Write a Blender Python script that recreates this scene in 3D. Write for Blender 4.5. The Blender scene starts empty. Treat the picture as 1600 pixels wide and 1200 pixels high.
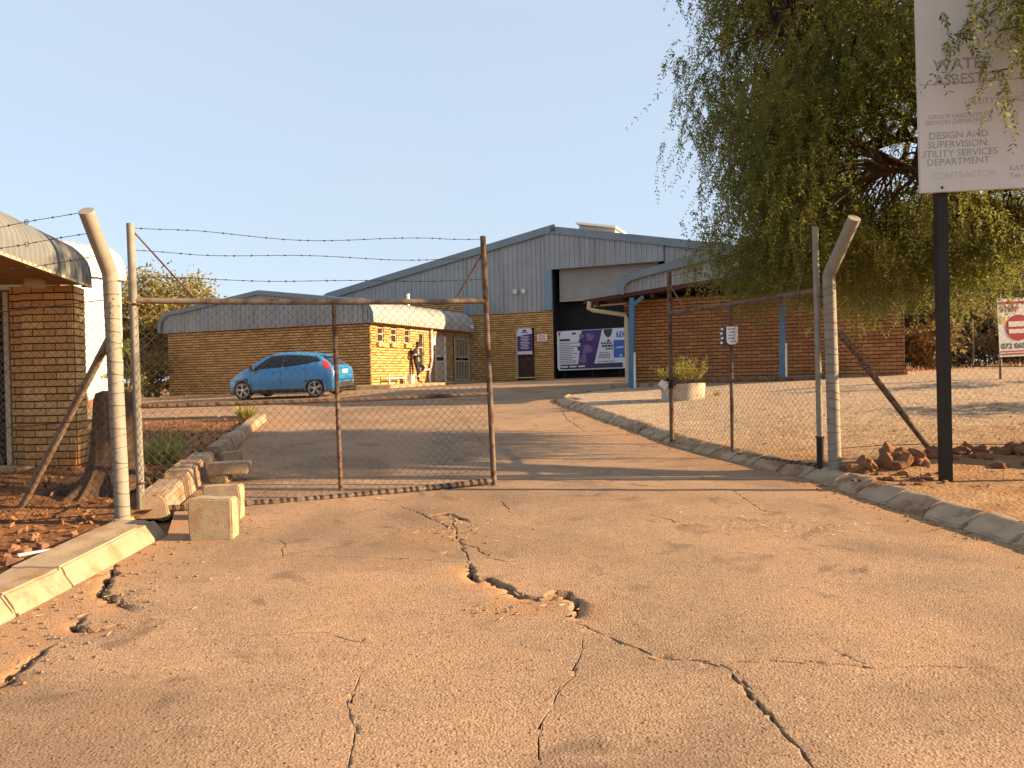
import bpy, bmesh, math, random
import numpy as np
from mathutils import Vector, Matrix, noise
from mathutils.geometry import delaunay_2d_cdt

random.seed(7)
rng = np.random.default_rng(7)
S = bpy.context.scene
COL = S.collection

# ------------------------------------------------------------------ camera
FPX = 1180.0                      # focal length in pixels of a 1600 px wide frame
ROLL = 0.020
PITCH = -math.atan(14.0 / FPX)
cam_d = bpy.data.cameras.new('camera')
cam = bpy.data.objects.new('camera', cam_d)
COL.objects.link(cam)
cam_d.sensor_width = 36.0
cam_d.lens = 36.0 * FPX / 1600.0
cam_d.clip_start = 0.05
cam_d.clip_end = 3000
_f = Vector((0, math.cos(PITCH), math.sin(PITCH)))
_r = Vector((math.cos(ROLL), 0, -math.sin(ROLL)))
_r = (_r - _f * _r.dot(_f)).normalized()
_u = _r.cross(_f)
cam.matrix_world = Matrix(((_r.x, _u.x, -_f.x, 0), (_r.y, _u.y, -_f.y, 0), (_r.z, _u.z, -_f.z, 0), (0, 0, 0, 1)))
S.camera = cam

# ------------------------------------------------------------------ light
SUN_AZ, SUN_EL = 95.5, 19.0       # azimuth clockwise from +Y
w = bpy.data.worlds.new('World')
S.world = w
w.use_nodes = True
nt = w.node_tree
nt.nodes.clear()
sky = nt.nodes.new('ShaderNodeTexSky')
sky.sky_type = 'NISHITA'
sky.sun_disc = False
sky.sun_elevation = math.radians(SUN_EL)
sky.sun_rotation = math.radians(SUN_AZ)
sky.altitude = 1300
sky.air_density = 1.0
sky.dust_density = 2.5
sky.ozone_density = 1.5
bg = nt.nodes.new('ShaderNodeBackground')
bg.inputs['Strength'].default_value = 0.10
wo = nt.nodes.new('ShaderNodeOutputWorld')
_mx = nt.nodes.new('ShaderNodeMix')              # thin even dust haze over the clear sky
_mx.data_type = 'RGBA'
_mx.inputs[7].default_value = (1.92, 2.24, 2.60, 1)
_tc = nt.nodes.new('ShaderNodeTexCoord'); _mp = nt.nodes.new('ShaderNodeMapping')
_mp.inputs['Scale'].default_value = (1.0, 1.0, 3.5)
_nz = nt.nodes.new('ShaderNodeTexNoise'); _nz.inputs['Scale'].default_value = 1.6; _nz.inputs['Detail'].default_value = 6
_mr = nt.nodes.new('ShaderNodeMapRange'); _mr.inputs[1].default_value = .3; _mr.inputs[2].default_value = .7
_mr.inputs[3].default_value = .72; _mr.inputs[4].default_value = .86
nt.links.new(_tc.outputs['Generated'], _mp.inputs[0]); nt.links.new(_mp.outputs[0], _nz.inputs[0])
nt.links.new(_nz.outputs[0], _mr.inputs[0]); nt.links.new(_mr.outputs[0], _mx.inputs[0])
nt.links.new(sky.outputs[0], _mx.inputs[6])
nt.links.new(_mx.outputs[2], bg.inputs[0])
nt.links.new(bg.outputs[0], wo.inputs[0])
sun_d = bpy.data.lights.new('sun', 'SUN')
sun_d.energy = 5.0
sun_d.angle = math.radians(0.55)
sun_d.color = (1.0, 0.70, 0.40)
sun = bpy.data.objects.new('sun', sun_d)
COL.objects.link(sun)
_a, _e = math.radians(SUN_AZ), math.radians(SUN_EL)
to_sun = Vector((math.sin(_a) * math.cos(_e), math.cos(_a) * math.cos(_e), math.sin(_e)))
sun.rotation_euler = to_sun.to_track_quat('Z', 'Y').to_euler()
S.view_settings.view_transform = 'Standard'
S.view_settings.look = 'None'
S.view_settings.gamma = 1.0
S.view_settings.use_curve_mapping = False
S.view_settings.exposure = 1.75
S.render.engine = 'CYCLES'
S.cycles.max_bounces = 6
S.cycles.transparent_max_bounces = 12

# ------------------------------------------------------------------ helpers
def unproject(px, py, d):
    a, b = (px - 800.0) / FPX, (600.0 - py) / FPX
    return (_f + _r * a + _u * b) * d

def tag(o, label=None, cat=None, group=None, kind=None):
    if label: o['label'] = label
    if cat: o['category'] = cat
    if group: o['group'] = group
    if kind: o['kind'] = kind
    return o

def thing(name, label, cat, loc=(0, 0, 0), group=None, kind=None):
    o = bpy.data.objects.new(name, None)
    o.empty_display_size = 0.2
    o.location = loc
    COL.objects.link(o)
    return tag(o, label, cat, group, kind)

def link(name, mesh, parent=None, kind=None, label=None):
    o = bpy.data.objects.new(name, mesh)
    COL.objects.link(o)
    if parent is not None:
        o.parent = parent
        base = Vector((0, 0, 0))
        q = parent
        while q is not None:
            base = base + q.location
            q = q.parent
        o.location = -base
    if kind: o['kind'] = kind
    if label: o['label'] = label
    return o

class MB:
    def __init__(s):
        s.v, s.f = [], []
    def add(s, vs, fs):
        n = len(s.v)
        s.v.extend([tuple(p) for p in vs])
        s.f.extend([tuple(i + n for i in f) for f in fs])
    def box(s, c, size, ax=(1, 0, 0), ay=None, az=(0, 0, 1)):
        c = Vector(c); ax = Vector(ax).normalized(); az = Vector(az).normalized()
        ay = az.cross(ax).normalized() if ay is None else Vector(ay).normalized()
        hx, hy, hz = size[0] / 2, size[1] / 2, size[2] / 2
        vs = [c + ax * (hx * i) + ay * (hy * j) + az * (hz * k) for k in (-1, 1) for j in (-1, 1) for i in (-1, 1)]
        s.add(vs, [(0, 2, 3, 1), (4, 5, 7, 6), (0, 1, 5, 4), (2, 6, 7, 3), (0, 4, 6, 2), (1, 3, 7, 5)])
    def hexa(s, b, t):
        n = len(b)
        s.add(list(b) + list(t), [tuple(range(n - 1, -1, -1)), tuple(range(n, 2 * n))] +
              [(i, (i + 1) % n, n + (i + 1) % n, n + i) for i in range(n)])
    def tube(s, pts, r, n=8, caps=True, closed=False):
        pts = [Vector(p) for p in pts]
        m = len(pts)
        rs = r if hasattr(r, '__len__') else [r] * m
        vs = []
        prev = None
        for i, p in enumerate(pts):
            if closed:
                t = pts[(i + 1) % m] - pts[i - 1]
            else:
                t = pts[min(i + 1, m - 1)] - pts[max(i - 1, 0)]
            if t.length < 1e-9: t = Vector((0, 0, 1))
            t.normalize()
            if prev is None:
                a = Vector((0, 0, 1)) if abs(t.z) < 0.9 else Vector((1, 0, 0))
                x = t.cross(a).normalized()
            else:
                x = (prev - t * prev.dot(t))
                x = x.normalized() if x.length > 1e-6 else t.orthogonal().normalized()
            prev = x
            y = t.cross(x)
            for k in range(n):
                an = 2 * math.pi * k / n
                vs.append(p + (x * math.cos(an) + y * math.sin(an)) * rs[i])
        fs = []
        for i in range(m if closed else m - 1):
            j = (i + 1) % m
            for k in range(n):
                k2 = (k + 1) % n
                fs.append((i * n + k, i * n + k2, j * n + k2, j * n + k))
        if caps and not closed:
            fs.append(tuple(range(n - 1, -1, -1)))
            fs.append(tuple((m - 1) * n + k for k in range(n)))
        s.add(vs, fs)
    def grid(s, rows):
        """rows: list of equally long lists of points"""
        a, b = len(rows), len(rows[0])
        vs = [p for row in rows for p in row]
        s.add(vs, [(i * b + j, i * b + j + 1, (i + 1) * b + j + 1, (i + 1) * b + j) for i in range(a - 1) for j in range(b - 1)])
    def lathe(s, c, prof, n=16, ax=None):
        """prof: (radius, height) pairs"""
        c = Vector(c)
        az = Vector((0, 0, 1)) if ax is None else Vector(ax).normalized()
        x = az.orthogonal().normalized(); y = az.cross(x)
        vs = [c + az * h + (x * math.cos(2 * math.pi * k / n) + y * math.sin(2 * math.pi * k / n)) * r for r, h in prof for k in range(n)]
        fs = [(i * n + k, i * n + (k + 1) % n, (i + 1) * n + (k + 1) % n, (i + 1) * n + k) for i in range(len(prof) - 1) for k in range(n)]
        fs.append(tuple(range(n - 1, -1, -1)))
        fs.append(tuple((len(prof) - 1) * n + k for k in range(n)))
        s.add(vs, fs)
    def mesh(s, name, mat, smooth=False, bevel=0, seg=1):
        me = bpy.data.meshes.new(name)
        me.from_pydata(s.v, [], s.f)
        if bevel:
            bm = bmesh.new(); bm.from_mesh(me)
            bmesh.ops.bevel(bm, geom=bm.edges[:], offset=bevel, segments=seg, affect='EDGES', clamp_overlap=True)
            bm.to_mesh(me); bm.free()
        if mat: me.materials.append(mat)
        if smooth:
            me.shade_smooth() if smooth is True else None
            if smooth is not True:
                me.shade_smooth()
                try: me.set_sharp_from_angle(angle=math.radians(smooth))
                except Exception: pass
        me.update()
        return me
    def part(s, name, mat, parent=None, smooth=False, bevel=0, kind=None, label=None, seg=1):
        return link(name, s.mesh(name, mat, smooth, bevel, seg), parent, kind, label)

def np_mesh(name, V, F, mat):
    """V (n,3) float, F (m,4) or (m,3) int"""
    me = bpy.data.meshes.new(name)
    k = F.shape[1]
    me.vertices.add(len(V)); me.loops.add(F.size); me.polygons.add(len(F))
    me.vertices.foreach_set('co', np.ascontiguousarray(V, dtype=np.float32).ravel())
    me.loops.foreach_set('vertex_index', np.ascontiguousarray(F, dtype=np.int32).ravel())
    me.polygons.foreach_set('loop_start', np.arange(0, F.size, k, dtype=np.int32))
    me.materials.append(mat)
    me.update(calc_edges=True)
    me.validate()
    return me

# ------------------------------------------------------------------ materials
def nodes(name):
    m = bpy.data.materials.new(name)
    m.use_nodes = True
    t = m.node_tree
    t.nodes.clear()
    out = t.nodes.new('ShaderNodeOutputMaterial')
    b = t.nodes.new('ShaderNodeBsdfPrincipled')
    t.links.new(b.outputs[0], out.inputs[0])
    return m, t, b, out

def nd(t, typ, **kw):
    n = t.nodes.new(typ)
    for k, v in kw.items():
        setattr(n, k, v)
    return n

def ramp(t, src, stops):
    r = t.nodes.new('ShaderNodeValToRGB')
    e = r.color_ramp.elements
    while len(e) < len(stops): e.new(0.5)
    for el, (p, c) in zip(e, stops):
        el.position = p
        el.color = (c[0], c[1], c[2], 1) if hasattr(c, '__len__') else (c, c, c, 1)
    t.links.new(src, r.inputs[0])
    return r.outputs[0]

def mixc(t, fac, a, b, mode='MIX'):
    m = t.nodes.new('ShaderNodeMix')
    m.data_type = 'RGBA'; m.blend_type = mode
    for sock, val in ((m.inputs[0], fac), (m.inputs[6], a), (m.inputs[7], b)):
        if isinstance(val, bpy.types.NodeSocket): t.links.new(val, sock)
        elif hasattr(val, '__len__'): sock.default_value = (val[0], val[1], val[2], 1)
        else: sock.default_value = val
    return m.outputs[2]

def math_n(t, op, a, b=0.0):
    m = t.nodes.new('ShaderNodeMath'); m.operation = op
    for sock, val in ((m.inputs[0], a), (m.inputs[1], b)):
        if isinstance(val, bpy.types.NodeSocket): t.links.new(val, sock)
        else: sock.default_value = val
    return m.outputs[0]

def noise_n(t, scale, detail=5, rough=0.6, coord=None, dist=0.0):
    n = t.nodes.new('ShaderNodeTexNoise')
    n.inputs['Scale'].default_value = scale
    n.inputs['Detail'].default_value = detail
    n.inputs['Roughness'].default_value = rough
    n.inputs['Distortion'].default_value = dist
    if coord is None:
        c = t.nodes.new('ShaderNodeTexCoord'); coord = c.outputs['Object']
    t.links.new(coord, n.inputs['Vector'])
    return n.outputs[0]

def bump_n(t, b, h, strength=0.5, dist=0.01):
    n = t.nodes.new('ShaderNodeBump')
    n.inputs['Strength'].default_value = strength
    n.inputs['Distance'].default_value = dist
    t.links.new(h, n.inputs['Height'])
    t.links.new(n.outputs[0], b.inputs['Normal'])
    return n

def simple(name, c1, c2=None, scale=6, rough=0.75, metal=0.0, bump=0.0, bscale=40, spec=0.3, stain=None, stain_scale=2.0, stain_lo=0.5, stain_hi=0.62):
    m, t, b, _ = nodes(name)
    b.inputs['Roughness'].default_value = rough
    b.inputs['Metallic'].default_value = metal
    b.inputs['Specular IOR Level'].default_value = spec
    if c2 is None: c2 = tuple(x * 0.75 for x in c1)
    col = ramp(t, noise_n(t, scale, 7, 0.65), [(0.32, c1), (0.68, c2)])
    if stain:
        f = ramp(t, noise_n(t, stain_scale, 8, 0.7), [(stain_lo, 0.0), (stain_hi, 1.0)])
        col = mixc(t, f, col, stain)
    t.links.new(col, b.inputs['Base Color'])
    if bump:
        bump_n(t, b, noise_n(t, bscale, 6, 0.7), bump, 0.01)
    return m

def flat(name, c, rough=0.6, metal=0.0):
    m, t, b, _ = nodes(name)
    b.inputs['Base Color'].default_value = (c[0], c[1], c[2], 1)
    b.inputs['Roughness'].default_value = rough
    b.inputs['Metallic'].default_value = metal
    return m

def brick_mat(name, a, b_, c, per_object=False, dirt=(0.20, 0.07, 0.025), dirt_z=None, warm=None):
    m, t, b, _ = nodes(name)
    if per_object:
        r = nd(t, 'ShaderNodeObjectInfo').outputs['Random']
    else:
        r = nd(t, 'ShaderNodeNewGeometry').outputs['Random Per Island']
    col = ramp(t, r, [(0.0, a), (0.5, b_), (1.0, c)])
    n = noise_n(t, 30, 6, 0.7, None if not per_object else nd(t, 'ShaderNodeNewGeometry').outputs['Position'])
    col = mixc(t, 0.35, col, ramp(t, n, [(0.3, tuple(x * 0.6 for x in b_)), (0.7, tuple(min(1, x * 1.25) for x in b_))]))
    pos = nd(t, 'ShaderNodeNewGeometry').outputs['Position']
    big = noise_n(t, 0.9, 6, 0.65, pos)
    col = mixc(t, ramp(t, big, [(0.52, 0.0), (0.72, 0.28 if per_object else 0.5)]), col, dirt)
    if dirt_z:                       # red splash dirt low on the wall
        sep = nd(t, 'ShaderNodeSeparateXYZ'); t.links.new(pos, sep.inputs[0])
        mr = nd(t, 'ShaderNodeMapRange')
        t.links.new(sep.outputs[2], mr.inputs[0])
        mr.inputs[1].default_value, mr.inputs[2].default_value = dirt_z
        mr.inputs[3].default_value, mr.inputs[4].default_value = 0.75, 0.0
        col = mixc(t, math_n(t, 'MULTIPLY', mr.outputs[0], ramp(t, big, [(0.3, 0.2), (0.6, 1.0)])), col, dirt)
    t.links.new(col, b.inputs['Base Color'])
    b.inputs['Roughness'].default_value = 0.85
    b.inputs['Specular IOR Level'].default_value = 0.2
    bump_n(t, b, n, 0.35, 0.004)
    return m

def leaf_mat(name, a, b_, c, trans=0.4, clump=None):
    m, t, b, out = nodes(name)
    r = nd(t, 'ShaderNodeNewGeometry').outputs['Random Per Island']
    col = ramp(t, r, [(0.0, a), (0.55, b_), (1.0, c)])
    if clump:
        n = noise_n(t, 0.55, 3, 0.5, nd(t, 'ShaderNodeNewGeometry').outputs['Position'])
        col = mixc(t, ramp(t, n, [(0.42, 0.0), (0.60, 0.75)]), col, clump)
    t.links.new(col, b.inputs['Base Color'])
    b.inputs['Roughness'].default_value = 0.6
    b.inputs['Specular IOR Level'].default_value = 0.15
    tr = nd(t, 'ShaderNodeBsdfTranslucent')
    t.links.new(mixc(t, 0.5, col, tuple(min(1, x * 1.5) for x in b_)), tr.inputs[0])
    mx = nd(t, 'ShaderNodeMixShader'); mx.inputs[0].default_value = trans
    t.links.new(b.outputs[0], mx.inputs[1]); t.links.new(tr.outputs[0], mx.inputs[2])
    t.links.new(mx.outputs[0], out.inputs[0])
    return m

MAT = {}
def asphalt():
    m, t, b, _ = nodes('dusty asphalt')
    pos = nd(t, 'ShaderNodeNewGeometry').outputs['Position']
    v = nd(t, 'ShaderNodeTexVoronoi'); v.inputs['Scale'].default_value = 75; t.links.new(pos, v.inputs['Vector'])
    v.inputs['Randomness'].default_value = 1.0
    vs = nd(t, 'ShaderNodeSeparateColor'); t.links.new(v.outputs['Color'], vs.inputs[0])
    stone = ramp(t, vs.outputs[0], [(0.0, (0.20, 0.135, 0.085)), (0.5, (0.32, 0.212, 0.127)), (0.85, (0.39, 0.272, 0.17)), (1.0, (0.50, 0.38, 0.26))])
    big = noise_n(t, 0.7, 7, 0.62, pos)
    dusty = ramp(t, big, [(0.34, (0.22, 0.150, 0.098)), (0.5, (0.345, 0.222, 0.140)), (0.66, (0.42, 0.255, 0.148))])
    col = mixc(t, 0.55, stone, dusty)
    fine = noise_n(t, 160, 3, 0.6, pos)
    col = mixc(t, ramp(t, fine, [(0.36, 0.7), (0.48, 0.0)]), col, (0.08, 0.052, 0.036))
    mid = noise_n(t, 4.5, 6, 0.7, pos)
    col = mixc(t, ramp(t, mid, [(0.5, 0.0), (0.75, 0.35)]), col, (0.15, 0.10, 0.07))
    st_ = noise_n(t, 0.33, 5, 0.55, pos, 1.2)
    col = mixc(t, ramp(t, st_, [(0.52, 0.0), (0.64, 0.55)]), col, (0.145, 0.098, 0.066))
    st2 = noise_n(t, 1.3, 4, 0.5, pos, 2.0)
    col = mixc(t, ramp(t, st2, [(0.60, 0.0), (0.70, 0.6)]), col, (0.12, 0.082, 0.056))
    at = nd(t, 'ShaderNodeAttribute'); at.attribute_name = 'sand'
    sandc = ramp(t, noise_n(t, 60, 5, 0.7, pos), [(0.3, (0.36, 0.21, 0.11)), (0.7, (0.28, 0.15, 0.072))])
    sf = math_n(t, 'MULTIPLY', at.outputs['Fac'], ramp(t, noise_n(t, 6, 6, 0.7, pos), [(0.30, 0.15), (0.55, 1.0)]))
    col = mixc(t, sf, col, sandc)
    v2 = nd(t, 'ShaderNodeTexVoronoi'); v2.inputs['Scale'].default_value = 42; t.links.new(pos, v2.inputs['Vector'])
    vs2 = nd(t, 'ShaderNodeSeparateColor'); t.links.new(v2.outputs['Color'], vs2.inputs[0])
    pit = math_n(t, 'MULTIPLY', math_n(t, 'GREATER_THAN', vs2.outputs[0], 0.62), math_n(t, 'MAXIMUM', math_n(t, 'SUBTRACT', math_n(t, 'ADD', .16, math_n(t, 'MULTIPLY', vs2.outputs[1], .24)), v2.outputs['Distance']), 0.0))
    col = mixc(t, ramp(t, math_n(t, 'MULTIPLY', pit, math_n(t, 'SUBTRACT', 1.0, math_n(t, 'MULTIPLY', at.outputs['Fac'], .7))), [(0.0, 0.0), (0.14, 0.8)]), col, (0.085, 0.05, 0.03))
    cd_ = nd(t, 'ShaderNodeAttribute'); cd_.attribute_name = 'crack_dark'      # near-black shade painted into the cracks, plus black of freshly broken edges
    col = mixc(t, cd_.outputs['Fac'], col, (0.022, 0.014, 0.010))
    t.links.new(col, b.inputs['Base Color'])
    b.inputs['Roughness'].default_value = 0.92
    b.inputs['Specular IOR Level'].default_value = 0.12
    dome = math_n(t, 'SUBTRACT', 0.75, v.outputs['Distance'])
    h = math_n(t, 'MULTIPLY', dome, math_n(t, 'ADD', 0.25, math_n(t, 'MULTIPLY', vs.outputs[1], 1.4)))
    h = math_n(t, 'SUBTRACT', h, math_n(t, 'MULTIPLY', pit, 1.7))
    h = math_n(t, 'ADD', h, math_n(t, 'MULTIPLY', noise_n(t, 20, 3, 0.6, pos), 0.5))
    bump_n(t, b, h, 0.42, 0.008)
    return m

def soil(name, a, b_, c, scale=2.0, bscale=22, bump=0.9, dist=0.03):
    m, t, b, _ = nodes(name)
    pos = nd(t, 'ShaderNodeNewGeometry').outputs['Position']
    col = ramp(t, noise_n(t, scale, 8, 0.68, pos), [(0.30, a), (0.5, b_), (0.70, c)])
    v = nd(t, 'ShaderNodeTexVoronoi'); v.inputs['Scale'].default_value = bscale * 1.6; t.links.new(pos, v.inputs['Vector'])
    vs = nd(t, 'ShaderNodeSeparateColor'); t.links.new(v.outputs['Color'], vs.inputs[0])
    col = mixc(t, ramp(t, vs.outputs[0], [(0.55, 0.0), (1.0, 0.5)]), col, tuple(x * 1.25 for x in c))
    t.links.new(col, b.inputs['Base Color'])
    b.inputs['Roughness'].default_value = 0.95
    b.inputs['Specular IOR Level'].default_value = 0.08
    h = math_n(t, 'ADD', noise_n(t, bscale, 7, 0.72, pos), math_n(t, 'MULTIPLY', v.outputs['Distance'], -0.5))
    bump_n(t, b, h, bump, dist)
    return m

def yard_soil():
    """red earth by the fence, pale gravel further in (a change of surfacing)"""
    m, t, b, _ = nodes('verge earth and gravel')
    pos = nd(t, 'ShaderNodeNewGeometry').outputs['Position']
    n = noise_n(t, 0.8, 7, 0.65, pos)
    red = ramp(t, noise_n(t, 3.0, 8, 0.7, pos), [(0.3, (0.19, 0.098, 0.05)), (0.5, (0.31, 0.18, 0.09)), (0.7, (0.39, 0.26, 0.145))])
    v = nd(t, 'ShaderNodeTexVoronoi'); v.inputs['Scale'].default_value = 26; t.links.new(pos, v.inputs['Vector'])
    vs = nd(t, 'ShaderNodeSeparateColor'); t.links.new(v.outputs['Color'], vs.inputs[0])
    grav = ramp(t, vs.outputs[0], [(0.0, (0.25, 0.18, 0.12)), (0.6, (0.43, 0.32, 0.22)), (1.0, (0.55, 0.46, 0.35))])
    sep = nd(t, 'ShaderNodeSeparateXYZ'); t.links.new(pos, sep.inputs[0])
    yy = math_n(t, 'ADD', sep.outputs[1], math_n(t, 'MULTIPLY', n, 5.0))
    f = ramp(t, math_n(t, 'DIVIDE', yy, 30.0), [(0.36, 0.0), (0.47, 0.85)])
    col = mixc(t, f, red, grav)
    t.links.new(col, b.inputs['Base Color'])
    b.inputs['Roughness'].default_value = 0.95
    b.inputs['Specular IOR Level'].default_value = 0.08
    h = math_n(t, 'ADD', noise_n(t, 24, 7, 0.72, pos), math_n(t, 'MULTIPLY', v.outputs['Distance'], -0.6))
    bump_n(t, b, h, 0.9, 0.03)
    return m

MAT['asphalt'] = asphalt()
MAT['verge'] = yard_soil()
MAT['ground'] = soil('dry red ground', (0.16, 0.08, 0.035), (0.27, 0.145, 0.06), (0.34, 0.21, 0.095), 0.5)
MAT['bed'] = soil('garden soil', (0.095, 0.05, 0.027), (0.19, 0.09, 0.043), (0.31, 0.14, 0.055), 1.1)
MAT['concrete'] = simple('weathered concrete', (0.35, 0.27, 0.18), (0.28, 0.205, 0.13), 5, 0.9, 0, 0.5, 60, 0.15, (0.26, 0.16, 0.09), 3.0)
MAT['kerbgrey'] = simple('grey kerb concrete', (0.42, 0.305, 0.20), (0.31, 0.22, 0.14), 4, 0.9, 0, 0.6, 50, 0.15, (0.22, 0.12, 0.06), 2.5)
MAT['block'] = simple('concrete block', (0.38, 0.295, 0.195), (0.30, 0.22, 0.14), 8, 0.92, 0, 0.6, 70, 0.12, (0.30, 0.19, 0.10), 4.0)
MAT['brick_near'] = brick_mat('buff face brick', (0.46, 0.245, 0.085), (0.62, 0.37, 0.14), (0.74, 0.48, 0.21), True, dirt_z=(-1.1, -0.1))
MAT['brick'] = brick_mat('buff face brickwork', (0.40, 0.20, 0.066), (0.56, 0.32, 0.112), (0.71, 0.45, 0.18))
MAT['brick_red'] = brick_mat('red-brown face brickwork', (0.27, 0.108, 0.040), (0.35, 0.155, 0.058), (0.45, 0.225, 0.09), dirt=(0.13, 0.04, 0.018))
MAT['mortar'] = simple('mortar', (0.055, 0.028, 0.013), (0.04, 0.02, 0.01), 9, 0.95, 0, 0.3, 80)
MAT['steel_blue'] = simple('blue-grey cladding', (0.30, 0.315, 0.325), (0.25, 0.265, 0.275), 1.2, 0.5, 0.25, 0, 0, 0.35, (0.18, 0.17, 0.16), 0.55, 0.55, 0.8)
_m = MAT['steel_blue']; _t = _m.node_tree; _b = [q for q in _t.nodes if q.type == 'BSDF_PRINCIPLED'][0]
_src = _b.inputs['Base Color'].links[0].from_socket
_tcn = nd(_t, 'ShaderNodeTexCoord'); _mpn = nd(_t, 'ShaderNodeMapping'); _mpn.inputs['Scale'].default_value = (3.2, 3.2, .22)
_t.links.new(_tcn.outputs['Object'], _mpn.inputs[0])
_t.links.new(mixc(_t, ramp(_t, noise_n(_t, 1.0, 6, .7, _mpn.outputs[0]), [(.48, 0.0), (.75, .6)]), _src, (.15, .135, .12)), _b.inputs['Base Color'])
MAT['steel_roof'] = simple('weathered roof sheet', (0.43, 0.40, 0.36), (0.33, 0.31, 0.285), 1.6, 0.55, 0.2, 0, 0, 0.3, (0.24, 0.19, 0.14), 0.9, 0.5, 0.8)
MAT['barge'] = simple('blue barge board', (0.17, 0.25, 0.325), (0.14, 0.21, 0.275), 1.0, 0.5, 0.1)
MAT['trimgrey'] = simple('blue-grey trim', (0.185, 0.23, 0.265), (0.15, 0.19, 0.22), 1.0, 0.5, 0.1)
MAT['bluepost'] = simple('blue paint', (0.055, 0.18, 0.33), (0.04, 0.14, 0.26), 3, 0.5, 0, 0.1, 30, 0.4, (0.2, 0.25, 0.28), 4, 0.6, 0.75)
MAT['steel_old'] = simple('old grey roof sheet', (0.185, 0.195, 0.195), (0.14, 0.145, 0.145), 1.6, 0.65, 0.1, 0, 0, 0.2, (0.34, 0.27, 0.18), 1.3, 0.52, 0.7)
MAT['shutter'] = simple('roller shutter steel', (0.33, 0.325, 0.305), (0.26, 0.255, 0.24), 1.5, 0.5, 0.25)
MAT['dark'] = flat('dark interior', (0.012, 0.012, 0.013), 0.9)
MAT['maroon'] = simple('maroon paint', (0.075, 0.02, 0.014), (0.05, 0.014, 0.01), 3, 0.6)
MAT['soffit'] = simple('soffit board', (0.34, 0.20, 0.09), (0.24, 0.135, 0.06), 2.5, 0.8)
MAT['cream'] = simple('cream paint', (0.52, 0.44, 0.29), (0.44, 0.36, 0.23), 5, 0.6)
MAT['white'] = simple('white paint', (0.78, 0.75, 0.69), (0.70, 0.66, 0.60), 2, 0.65)
MAT['whitewall'] = simple('whitewashed wall', (0.52, 0.51, 0.49), (0.45, 0.43, 0.40), 0.7, 0.8)
MAT['pole'] = simple('weathered grey paint', (0.26, 0.238, 0.195), (0.195, 0.175, 0.14), 7, 0.7, 0.05, 0.25, 60, 0.3, (0.25, 0.17, 0.10), 5, 0.55, 0.72)
MAT['pipe'] = simple('chalky galvanised pipe', (0.225, 0.185, 0.14), (0.17, 0.132, 0.098), 12, 0.65, 0.2, 0.2, 70, 0.3, (0.16, 0.07, 0.035), 9, 0.5, 0.62)
MAT['pipe_rust'] = simple('rusty pipe', (0.165, 0.122, 0.088), (0.12, 0.082, 0.056), 14, 0.75, 0.1, 0.3, 70, 0.25, (0.09, 0.035, 0.018), 10, 0.48, 0.6)
MAT['wire'] = simple('dark wire', (0.085, 0.06, 0.045), (0.06, 0.04, 0.03), 20, 0.6, 0.4)
MAT['mesh_wire'] = simple('galvanised mesh wire', (0.12, 0.09, 0.065), (0.085, 0.06, 0.045), 15, 0.6, 0.3)
MAT['lacing'] = simple('dark lacing wire', (0.075, 0.042, 0.026), (0.05, 0.027, 0.017), 20, 0.8)
MAT['rust'] = simple('rust', (0.13, 0.055, 0.025), (0.08, 0.03, 0.015), 18, 0.85, 0, 0.3, 80)
MAT['blackpost'] = simple('black painted steel', (0.022, 0.017, 0.014), (0.014, 0.011, 0.009), 8, 0.6, 0.1, 0.1, 50)
MAT['board'] = simple('faded white board', (0.62, 0.59, 0.55), (0.55, 0.52, 0.48), 1.2, 0.55, 0, 0, 0, 0.3, (0.48, 0.44, 0.39), 1.5, 0.5, 0.8)
_m, _t, _b, _ = nodes('faded white board')
_tcn = nd(_t, 'ShaderNodeTexCoord'); _mpn = nd(_t, 'ShaderNodeMapping'); _mpn.inputs['Scale'].default_value = (9, 9, .7)
_t.links.new(_tcn.outputs['Object'], _mpn.inputs[0])
_c = ramp(_t, noise_n(_t, 1.2, 6, .65), [(.3, (.58, .56, .525)), (.7, (.53, .51, .475))])
_c = mixc(_t, ramp(_t, noise_n(_t, 1.0, 7, .7, _mpn.outputs[0]), [(.52, 0.0), (.75, .35)]), _c, (.42, .385, .33))
_t.links.new(_c, _b.inputs['Base Color']); _b.inputs['Roughness'].default_value = .6
MAT['board'] = _m
MAT['ink'] = flat('faded black lettering', (0.29, 0.28, 0.275), 0.7)
MAT['ink_pale'] = flat('washed-out lettering', (0.36, 0.345, 0.33), 0.7)
MAT['ink_ghost'] = flat('almost vanished lettering', (0.47, 0.45, 0.43), 0.7)
MAT['bark'] = simple('rough bark', (0.085, 0.05, 0.03), (0.045, 0.026, 0.016), 14, 0.95, 0, 1.0, 28)
MAT['bark_warm'] = simple('warm bark', (0.19, 0.10, 0.05), (0.10, 0.052, 0.028), 10, 0.95, 0, 1.0, 24)
MAT['deadwood'] = simple('dead stump wood', (0.11, 0.068, 0.042), (0.055, 0.034, 0.022), 9, 0.95, 0, 1.0, 20)
MAT['pepper'] = leaf_mat('pepper leaves', (0.070, 0.085, 0.020), (0.135, 0.145, 0.034), (0.22, 0.215, 0.058), 0.5, (0.235, 0.225, 0.052))
MAT['olive'] = leaf_mat('dry olive leaves', (0.14, 0.12, 0.036), (0.23, 0.195, 0.062), (0.32, 0.25, 0.10), 0.35)
MAT['greenbush'] = leaf_mat('bush leaves', (0.05, 0.075, 0.018), (0.10, 0.12, 0.028), (0.20, 0.19, 0.055), 0.4)
MAT['drybush'] = leaf_mat('dry scrub leaves', (0.15, 0.11, 0.045), (0.23, 0.165, 0.065), (0.31, 0.24, 0.10), 0.3)
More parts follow.
